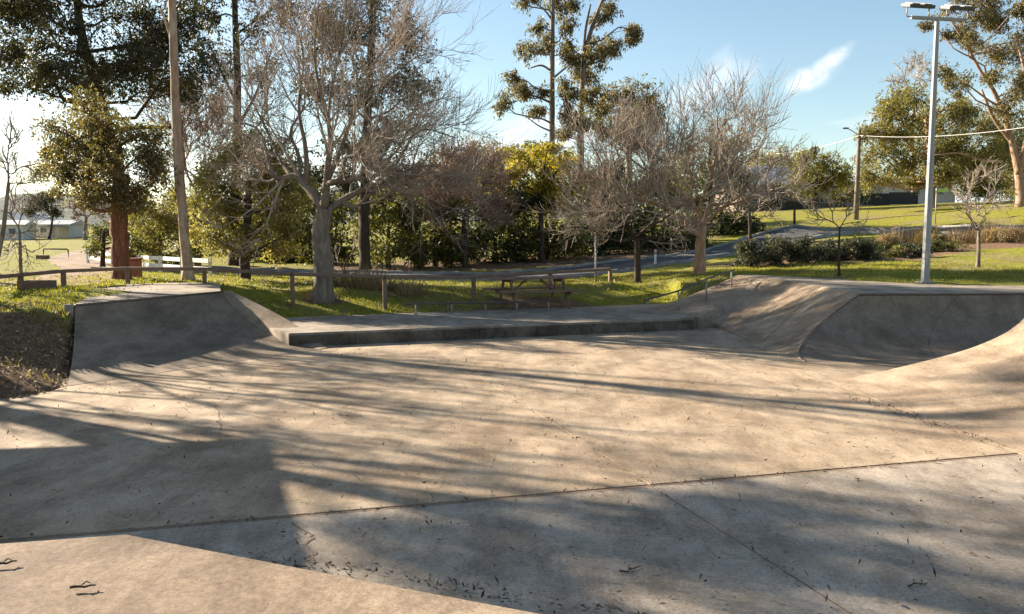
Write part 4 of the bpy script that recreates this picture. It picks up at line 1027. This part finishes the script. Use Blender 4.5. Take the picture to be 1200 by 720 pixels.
for k, (px, Y, cl, lab) in enumerate([(470, 66, [(455,190,30,26),(490,200,30,24),(470,230,36,26),(445,225,24,22),(500,235,24,22),(430,250,22,22)], 'olive tree deep behind the black trunk'),
        (545, 68, [(530,200,30,24),(565,190,30,24),(545,230,40,26),(585,225,24,22),(515,235,22,22)], 'olive tree deep behind the reddish thicket'),
        (705, 70, [(690,215,28,22),(720,205,28,22),(705,240,36,22),(735,232,22,20)], 'dusky tree deep behind the round gum'),
        (775, 72, [(765,215,28,22),(795,212,28,20),(780,238,36,20),(815,240,24,18)], 'dusky tree deep behind the bare road trees'),
        (345, 66, [(330,205,28,26),(360,210,30,26),(340,245,36,26),(388,240,26,24),(400,215,22,22),(375,265,28,22)], 'olive tree deep behind the forked bare trunk'),
        (1160, 92, [(1130,200,30,24),(1165,190,30,26),(1195,200,28,26),(1180,165,26,20),(1150,222,30,14),(1195,224,24,14)], 'bushy tree deep behind the leaning gum and mesh fence'),
        (58, 132, [(46,238,14,12),(60,232,14,13),(34,248,12,10),(66,248,12,10)], 'dark tree far beyond the paddock cottage'),
        (160, 125, [(150,250,14,12),(170,245,16,14),(185,255,14,12),(160,262,18,10)], 'dusky tree far beyond the red trunk'),
        (215, 60, [(205,245,26,22),(235,240,26,22),(215,270,34,20),(180,262,20,18)], 'olive tree deep behind the slender trunk')]):
    leafy('wood_tree', lab, Y, [(px,300 if Y < 90 else 238 if Y < 100 else 283,.22),(px+2,270 if Y < 90 else 215 if Y < 100 else 268,.18),(px+4,235 if Y < 90 else 195 if Y < 100 else 252,.12)], cl, 'leaf_mid' if k % 2 else 'leaf_gumdark', 'bark_dark', .24, .85, seed=90+k, group='trees deep in the roadside wood', nlimb=3, attach=.2)
# --- tall pair of gums
leafy('tall_gum', 'tall straight gum with open tufted crown and slim trunk', 56, [(648,300,.27),(647,195,.22),(647,100,.18),(648,0,.13),(650,-70,.1)],
      [(620,60,16,12),(643,52,13,12),(615,0,16,10),(655,10,13,14),(668,32,10,14),(632,32,9,10),(675,5,11,10),(600,90,10,10),(612,110,16,13),(625,132,17,10),(590,120,12,12),(660,62,9,9),(636,108,9,9),(640,-30,30,20),(610,-30,16,12)], 'leaf_gum', 'bark_grey', .19, 1.15, seed=62, spread=2.2, sub=11, droop=1.3, aspect=.34,
      extra=[[(648,85,.08),(635,77,.07),(621,80,.04)],[(648,122,.08),(630,114,.06),(610,108,.04)],[(648,155,.07),(632,148,.05),(618,138,.03)],[(648,25,.08),(638,12,.06),(625,2,.04)],[(648,92,.08),(660,82,.06),(668,76,.03)]])
leafy('tall_gum', 'tall gum with leaning upper forks and thick leafy base', 57, [(676,300,.30),(680,200,.25),(682,110,.20),(690,45,.14),(715,-20,.12)],
      [(700,65,20,16),(722,58,16,14),(745,45,12,12),(675,78,14,14),(690,90,18,12),(715,12,14,11),(700,22,10,9),(738,36,10,8),(670,55,9,9),(665,110,16,14),(692,115,16,14),(680,140,20,14),(665,135,14,14),(705,130,12,12),(690,-20,20,14),(660,160,14,10)], 'leaf_gum', 'bark_grey', .19, 1.15, seed=63, spread=2.2, sub=11, droop=1.3, aspect=.34,
      extra=[[(683,95,.12),(685,45,.1),(692,5,.06)],[(684,80,.1),(715,55,.07),(742,44,.03)],[(682,150,.08),(670,143,.06),(662,135,.03)]])
leafy('round_gum', 'rounded gum crown behind the shadowed bare tree', 60, [(735,298,.3),(737,200,.26),(738,140,.18)],
      [(735,108,26,16),(715,120,20,16),(757,118,20,18),(730,140,28,18),(760,145,20,16),(710,150,20,14),(740,165,26,14),(765,130,12,14)], 'leaf_gum', 'bark_gum', .2, .85, seed=64)
leafy('mid_tree', 'dull green tree behind the tan trunk bare tree', 64, [(830,292,.24),(832,220,.2),(833,170,.12)],
      [(820,165,28,18),(855,175,28,20),(795,185,24,20),(840,200,36,20),(800,215,28,20),(870,210,24,20)], 'leaf_gum', 'bark_dark', .2, .55, seed=65)
leafy('mid_tree', 'hazy brown green tree behind the brick house', 105, [(900,240,.3),(900,205,.25),(900,185,.15)],
      [(885,190,18,12),(905,185,18,12),(925,192,14,12),(880,208,14,10)], 'leaf_silver', 'bark_dark', .3, .7, seed=66)
leafy('yellow_tree', 'round yellow green tree beside the timber power pole', 78, [(955,250,.2),(956,228,.18),(957,205,.12)],
      [(945,188,18,14),(965,190,18,14),(935,205,14,14),(957,208,22,14),(978,205,14,16),(945,222,18,12),(968,222,14,10),(955,176,10,6)], 'leaf_yellow', 'bark_dark', .19, .85, seed=67)
leafy('mid_tree', 'dark green tree just left of the timber power pole', 84, [(990,248,.2),(990,228,.17),(990,210,.1)], [(985,205,14,14),(993,220,14,14),(982,228,14,10)], 'leaf_mid', 'bark_dark', .22, .85, seed=68)
# --- right: big gums
leafy('broad_gum', 'broad dense gum with a rounded crown behind the floodlight pole', 68, [(1092,243,.3),(1092,215,.26),(1090,180,.22),(1085,140,.15)],
      [(1045,125,26,18),(1070,112,24,14),(1030,150,22,20),(1060,155,30,22),(1095,140,28,24),(1020,180,16,16),(1045,185,28,20),(1085,180,30,22),(1025,205,18,18),(1055,210,26,16),(1120,170,26,24),(1110,205,26,16),(1140,190,20,20),(1085,210,20,14),(1150,150,22,22),(1165,182,26,26),(1188,208,24,20),(1150,214,26,16),(1198,172,20,24),(1125,140,22,20),(1120,120,18,14)],
      'leaf_olive', 'bark_tan', .18, 1.0, seed=70)
leafy('spreading_gum', 'leaning orange trunk gum with pale twisting limbs', 60, [(1197,238,.34),(1193,200,.26),(1181,150,.19),(1166,110,.15),(1150,85,.11),(1138,62,.08)],
      [(1118,40,18,14),(1145,25,22,16),(1175,30,22,18),(1120,8,18,12),(1160,0,24,14),(1190,10,22,16),(1110,85,16,12),(1135,50,14,10),(1170,60,22,16),(1195,60,20,22),(1085,30,10,10),(1195,100,20,22),(1160,90,16,12),(1130,100,18,12),(1215,40,24,30),(1180,130,20,18)],
      'leaf_gum', 'bark_orange', .165, .85, seed=71, sub=6, extra=[[(1192,205,.25),(1206,150,.2),(1202,90,.13),(1190,40,.07)],[(1188,170,.14),(1165,140,.12),(1150,105,.08)],[(1175,190,.09),(1150,188,.08),(1125,180,.05),(1095,182,.03)],[(1150,85,.1),(1130,50,.08),(1112,20,.04)]])
bare('bare_tree', 'fine leafless tree top showing above the broad gum', 85, [(1070,240,.2),(1070,160,.14),(1071,110,.1)],
     [(1038,90),(1050,72),(1062,62),(1075,55),(1088,65),(1042,100),(1095,85)], 'bark_grey', 'twig_tan', seed=72, spread=2, r_l=.07, lv=(6, 5, 3), tips=.02)
# --- right: shrubs along the road and straw clumps
SH = [(878,313,35,22,20,'leaf_shrub','dark rounded shrub at the left end of the shrub row'),(910,312,35.5,24,21,'leaf_shrub','dense grey green shrub second along the shrub row'),(945,312,36,24,21,'leaf_shrub','grey shrub just left of the thin sapling'),
      (975,311,37,22,18,'leaf_shrub','low grey shrub behind the thin sapling'),(1008,310,37,25,20,'leaf_shrub','broad grey shrub right of the thin sapling'),(1037,310,38,20,15,'leaf_mid','olive shrub between grey shrub and straw tussocks'),
      (1070,308,38,20,14,'leaf_shrub','dull low shrub just left of the floodlight pole'),(1105,305,40,22,15,'leaf_mid','yellow green low shrub right of the floodlight pole')]
for k, (px, py, Y, rx, ry, lf, lab) in enumerate(SH):
    leafy('roadside_shrub', lab, Y, [(px,py,.06),(px,py-6,.05),(px+1,py-12,.03)], [(px-rx*.45,py-ry*.6,rx*.6,ry*.65),(px+rx*.45,py-ry*.7,rx*.6,ry*.75),(px,py-ry*1.15,rx*.65,ry*.6),(px-rx*.3,py-ry*1.2,rx*.4,ry*.45),(px,py-ry*.4,rx*.9,ry*.45)], lf, 'bark_dark', .085, .95, seed=80+k, group='shrubs along the road edge', cat='shrub', droop=-.5, nlimb=2, attach=.1, spread=.5)
def tussock(px, py, Y, h, r, n, seed, mat, label, group):
    rng = np.random.default_rng(seed); g = ground_post(px, py, Y); t = thing('grass_tussock', g, label, 'grass', group)
    a = rng.uniform(0, 2*np.pi, n); rr = r*np.sqrt(rng.random(n)); b = np.c_[np.cos(a)*rr, np.sin(a)*rr, np.zeros(n)-.05]
    b[:, 2] += H(b[:, 0]+g.x, b[:, 1]+g.y)-g.z
    d = np.c_[np.cos(a)*rng.uniform(0, .9, n), np.sin(a)*rng.uniform(0, .9, n), np.ones(n)]+rng.normal(0, .3, (n, 3)); L_ = (h*rng.uniform(.55, 1.15, n))[:, None]
    w = np.c_[-np.sin(a), np.cos(a), np.zeros(n)]*.018
    tip = b+d*L_; V = np.stack([b-w, b+w, tip], 1).reshape(-1, 3)
    link('blades', np_mesh('blades', V, np.arange(3*n).reshape(n, 3)), M[mat], t, 'stuff')
    # a short core of matted stalks
    V, F = tubes([([tuple(b[i]), tuple(b[i]+d[i]*L_[i]*.5), tuple(b[i]+d[i]*L_[i]*.95)], [.02, .012, .006], 4) for i in range(0, n, 12)])
    link('stalks', np_mesh('stalks', V, F), M['litter_brown'], t, 'stuff')
TS = [(1040,298,44,'straw tussock beside the olive shrub'),(1065,292,44,'straw tussock rising behind the dull low shrub'),(1090,290,45,'straw tussock behind the floodlight pole'),(1120,296,43,'straw tussock behind the yellow green low shrub'),
      (1142,292,43,'tall straw tussock just behind the pale sapling'),(1165,290,42,'straw tussock right of the pale sapling'),(1185,288,42,'straw tussock near the park edge on the rise'),(1205,285,42,'straw tussock farthest along the straw row from the pole')]
for k, (px, py, Y, lab) in enumerate(TS):
    if k % 3 == 1: tussock(px, py, Y, .85, 1.3, 700, 200+k, 'leaf_straw', lab, 'straw coloured clumps on the bank')
    else: leafy('dry_bush', lab.replace('tussock', 'bush'), Y, [(px,py,.05),(px,py-6,.04),(px+1,py-12,.03)], [(px-12,py-8,13,9),(px+10,py-9,13,10),(px,py-17,13,8),(px+2,py-6,18,8)], 'leaf_straw', 'bark_dark', .10, .8, seed=210+k, group='straw coloured clumps on the bank', cat='bush', droop=-.6, nlimb=2, attach=.1, spread=.6, aspect=.25)
tussock(415, 342, 28.5, .75, .9, 600, 220, 'leaf_straw', 'dry pale grass clump behind the timber fence post', None)
tussock(440, 345, 28, .55, .7, 400, 221, 'leaf_straw', 'smaller dry grass clump beside the pale clump by the fence', None)
tussock(480, 345, 27.5, .5, .5, 250, 222, 'leaf_straw', 'low straggly straw clump along the fence foot', None)

# --- trees standing out of frame to the left; their crowns dapple the concrete
for k, (x, y, hgt, r, lab) in enumerate([(-19.5, 18.5, 12.3, 3.2, 'spreading gum uphill of the park shelter'), (-27.5, 23, 15.5, 3.6, 'tall gum at the back of the shelter trees'), (-24.5, 29.5, 18, 3.3, 'tallest gum farthest uphill from the park shelter')]):
    rng = np.random.default_rng(300+k); g = Vector((x, y, Hs(x, y))); t = thing('shade_gum', g, lab, 'tree', 'gums shading the skate park')
    tp = curve_pts([g-Vector((0, 0, .3)), g+Vector((.3, .1, hgt*.35)), g+Vector((.1, -.2, hgt*.7)), g+Vector((.3, 0, hgt*.95))], 14)
    tube_obj('trunk', tp, list(np.linspace(.32, .07, 14)), 10, M['bark_gum'], t, g); LV, LF, base, tw = [], [], 0, []
    for c in range(8 if k < 2 else 12):
        a = rng.uniform(0, 2*math.pi); q = r*math.sqrt(rng.random()); cc = g+Vector((math.cos(a)*q, math.sin(a)*q, hgt*rng.uniform(.78, 1.0)))
        path = limb_curve(tp[int(rng.integers(5, 12))], cc, rng); tube_obj('limb', path, list(np.linspace(.09, .02, 7)), 6, M['bark_gum'], t, g)
        rad = rng.uniform(.7, 1.25); P, S = clump_leaves(tuple(cc-g), rad*1.2, rad*1.2, rad*.75, 850 if k != 2 else 650, rng, 12)
        V, F = leaf_quads(P, .17, rng, .5); LV.append(V); LF.append(F+base); base += len(V)
        for s_ in S: tw.append(([tuple(path[-2]-g), tuple((np.array(tuple(path[-2]-g))+s_)/2), tuple(s_)], [.02, .014, .007], 4))
    V, F = tubes(tw); link('branches', np_mesh('branches', V, F, True), M['bark_gum'], t, 'stuff'); link('crown', np_mesh('crown', np.concatenate(LV), np.concatenate(LF)), M['leaf_gum'], t, 'stuff')

for k, (px, Y, lab) in enumerate([(-215, 22, 'bare tree beside the spreading gum'), (-335, 19.5, 'bare tree close behind the park shelter'), (-165, 27, 'tall bare tree uphill of the spreading gum')]):
    m = (21 if k == 2 else 17)/Y
    bare('shade_bare_tree', lab, Y, [(px,345,.24),(px+2,250,.2),(px+4,190,.17)], [(px+int(dx*m),int(275-(275-yy)*m)) for dx, yy in [(-150,40),(-110,-40),(-60,-110),(0,-140),(60,-110),(100,-40),(120,40),(-90,60),(60,20),(0,-60)]], 'bark_grey', 'twig_grey', seed=310+k, spread=3, r_l=.1, lv=(6 if k == 2 else 4, 4, 3), tips=.013, group='bare trees shading the skate park')
# ------------------------------------------------------------------ grass, mulch and leaf litter
def grass():
    rng = np.random.default_rng(9); pts = []
    N_ = 420000
    x = rng.uniform(-17, 19, N_); y = rng.uniform(14.5, 36, N_); d = sdist(x, y, PIT)
    pxx = x/y
    d = sdist(x, y, FOOT)
    keep = (np.abs(pxx) < .68) & (d > -.02)
    keep &= ~((x > 8.2) & (y < 24.3+.05*x) & (x < 22))                   # right deck
    keep &= rng.random(N_) < np.clip(1.35-y/38, .15, 1)
    x, y = x[keep], y[keep]
    pol = [tuple(p.xy) for p in (pad_fl, pad_fr, pad_br, G(600, 363, PADZ), G(470, 367, PADZ), pad_bl)]
    dk = [tuple(p.xy) for p in (L_top, R_top, G(258, 331.5, HL), G(150, 334, HL), G(118, 339, HL))]; rp = [tuple(p.xy) for p in (L_bot, R_bot, R_top, L_top)]
    bk = [tuple(p.xy) for p in (G(766, 361, PADZ), hip_bot, hip_top, G(1000, 329, HR), G(864, 322, HR))]
    k = (sdist(x, y, pol) > .02) & (sdist(x, y, dk) > .05) & (sdist(x, y, rp) > .15) & (sdist(x, y, bk) > .1)
    k &= ~((x < -7.2) & (y < 17.2) & (rng.random(len(x)) > .10))
    tb = D(640, 356, 27); k &= (np.hypot(x-tb.x, (y-tb.y)*1.3) > rng.uniform(.8, 2.6, len(x)))
    x, y = x[k], y[k]; z = H(x, y); n = len(x)
    pn = .5+.5*np.sin(x*.9+2*np.sin(y*.7))*np.sin(y*1.1+x*.3); sel = rng.random(n) < .08+.92*pn; x, y, z = x[sel], y[sel], z[sel]; n = len(x)
    b = np.c_[x, y, z-.01]; a = rng.uniform(0, 2*np.pi, n); h = rng.uniform(.035, .12, n)
    tip = b+np.c_[np.cos(a)*h*.5, np.sin(a)*h*.5, h]; w = np.c_[-np.sin(a), np.cos(a), 0*a]*.012
    V = np.stack([b-w, b+w, tip], 1).reshape(-1, 3)
    tag(link('grass', np_mesh('grass', V, np.arange(3*n).reshape(n, 3)), M['grass_blade']), 'short bright grass between the concrete and the fence', 'grass', kind='stuff')
grass()
def flat_leaves(P, size, rng, aspect=.3, tilt=.25):
    n = len(P); a = rng.uniform(0, 2*np.pi, n); l = size*rng.uniform(.3, 1.5, n)
    u = np.c_[np.cos(a), np.sin(a), rng.normal(0, tilt, n)]; v = np.c_[-np.sin(a), np.cos(a), rng.normal(0, tilt, n)]
    l = l[:, None]; C = P+np.c_[np.zeros((n, 2)), np.abs(u[:, 2:])*l*.5+np.abs(v[:, 2:])*l*aspect*.5+.003]
    V = np.stack([C-u*l*.5, C+v*l*aspect*.5, C+u*l*.5, C-v*l*aspect*.5], 1).reshape(-1, 3)
    return V, np.arange(4*n).reshape(n, 4)
def litter():
    rng = np.random.default_rng(4); P = []
    n = 4200; y = rng.uniform(5.5, 24, n); x = rng.uniform(-1, 1, n)*y*.66; P.append(np.c_[x, y, np.zeros(n)])
    def along(a, b, n, sg):
        a, b = G(*a), G(*b); t = rng.random(n); q = np.array(tuple(a))+(np.array(tuple(b))-np.array(tuple(a)))*t[:, None]; q[:, :2] += rng.normal(0, sg, (n, 2)); P.append(q)
    along((1005, 468), (1190, 525), 420, .13); along((945, 422), (1020, 470), 80, .25); along((350, 407), (800, 389), 260, .12)
    along((230, 425), (372, 412), 170, .18); along((80, 457), (230, 452), 90, .2); along((820, 390), (940, 425), 110, .2)
    along((200, 650), (420, 672), 120, .08); along((520, 690), (760, 735), 260, .12); along((300, 655), (560, 690), 140, .08)
    along((190, 619), (1100, 541), 200, .05); along((575, 450), (1000, 720), 90, .04)
    P = np.concatenate(P)
    poly = [tuple(p) for p in [(-8.6, -1), (6.2+.9, 5), (6.25, 15), (6.3, hip_bot.y-.3), (hip_bot.x-.4, hip_bot.y), tuple(G(868, 397)[:2]), tuple(G(805, 390)[:2]), tuple(G(372, 408)[:2]), tuple(R_bot[:2]), tuple(L_bot[:2]), (-8.5, 12)]]
    k = sdist(P[:, 0], P[:, 1], poly) < 0; P = P[k]
    P = P[rng.random(len(P)) < 1.0]
    V, F = flat_leaves(P, .05, rng, .28, .4)
    tag(link('leaf_litter', np_mesh('leaf_litter', V, F), M['litter']), 'scattered dry brown gum leaves on the concrete floor', 'leaves', kind='stuff')
    # mulch on the dirt bank
    n = 16000; x = rng.uniform(-13, -7, n); y = rng.uniform(11, 19, n); d = sdist(x, y, PIT); k = d > .05
    rp = [tuple(p.xy) for p in (L_bot, R_bot, R_top, L_top)]; k &= sdist(x, y, rp) > .0
    x, y = x[k], y[k]; V, F = flat_leaves(np.c_[x, y, H(x, y)+.01], .06, rng, .45, .5)
    tag(link('leaf_mulch', np_mesh('leaf_mulch', V, F), M['litter_brown']), 'brown leaf mulch covering the dirt bank beside the ramp', 'mulch', kind='stuff')
    n = 7000; y = rng.uniform(20, 34, n); x = rng.uniform(-.65, .65, n)*y; k = (sdist(x, y, PIT) > .8) & (x < 8); x, y = x[k], y[k]
    V, F = flat_leaves(np.c_[x, y, H(x, y)+.02], .075, rng, .4, .5)
    tag(link('fallen_leaves', np_mesh('fallen_leaves', V, F), M['litter_brown']), 'fallen brown leaves lying on the grass by the fence', 'leaves', kind='stuff')
litter()
def twig(px, py, z, ln, ang, label, seed):
    rng = np.random.default_rng(seed); g = G(px, py, z); t = thing('fallen_twig', g+Vector((0, 0, .002)), label, 'twig')
    d = Vector((math.cos(ang), math.sin(ang), 0)); n_ = Vector((-d.y, d.x, 0)); pts = [d*(u-.5)*ln+n_*float(rng.normal(0, .06*ln))+Vector((0, 0, .008)) for u in np.linspace(0, 1, 6)]
    tube_obj('stem', pts, list(np.linspace(.007, .003, 6)), 6, M['bark_dark'], t)
    tube_obj('side_shoot', [pts[2], pts[2]+d*ln*.18+n_*ln*.2+Vector((0, 0, .012)), pts[2]+d*ln*.34+n_*ln*.26], [.004, .003, .002], 5, M['bark_dark'], t)
    V, F = flat_leaves(np.array([[0, 0, .01], [ln*.22, .02, .012]]), ln*.28, rng, .3, .2)
    for i in range(2): link('leaf', np_mesh('leaf', V[4*i:4*i+4], [[0, 1, 2, 3]]), M['litter'], t)
twig(97, 690, HP+.012, .10, .2, 'dark twig with dry leaves lying on the sandy deck', 1)
twig(6, 662, HP+.012, .09, .3, 'short dark twig near the left end of the sandy deck edge', 2)
twig(740, 668, 0, .22, .6, 'curled twig on the grey slab close to the long joint', 3)
twig(1075, 686, 0, .2, .3, 'twig and leaves on the grey slab toward the leafy quarter pipe', 4)
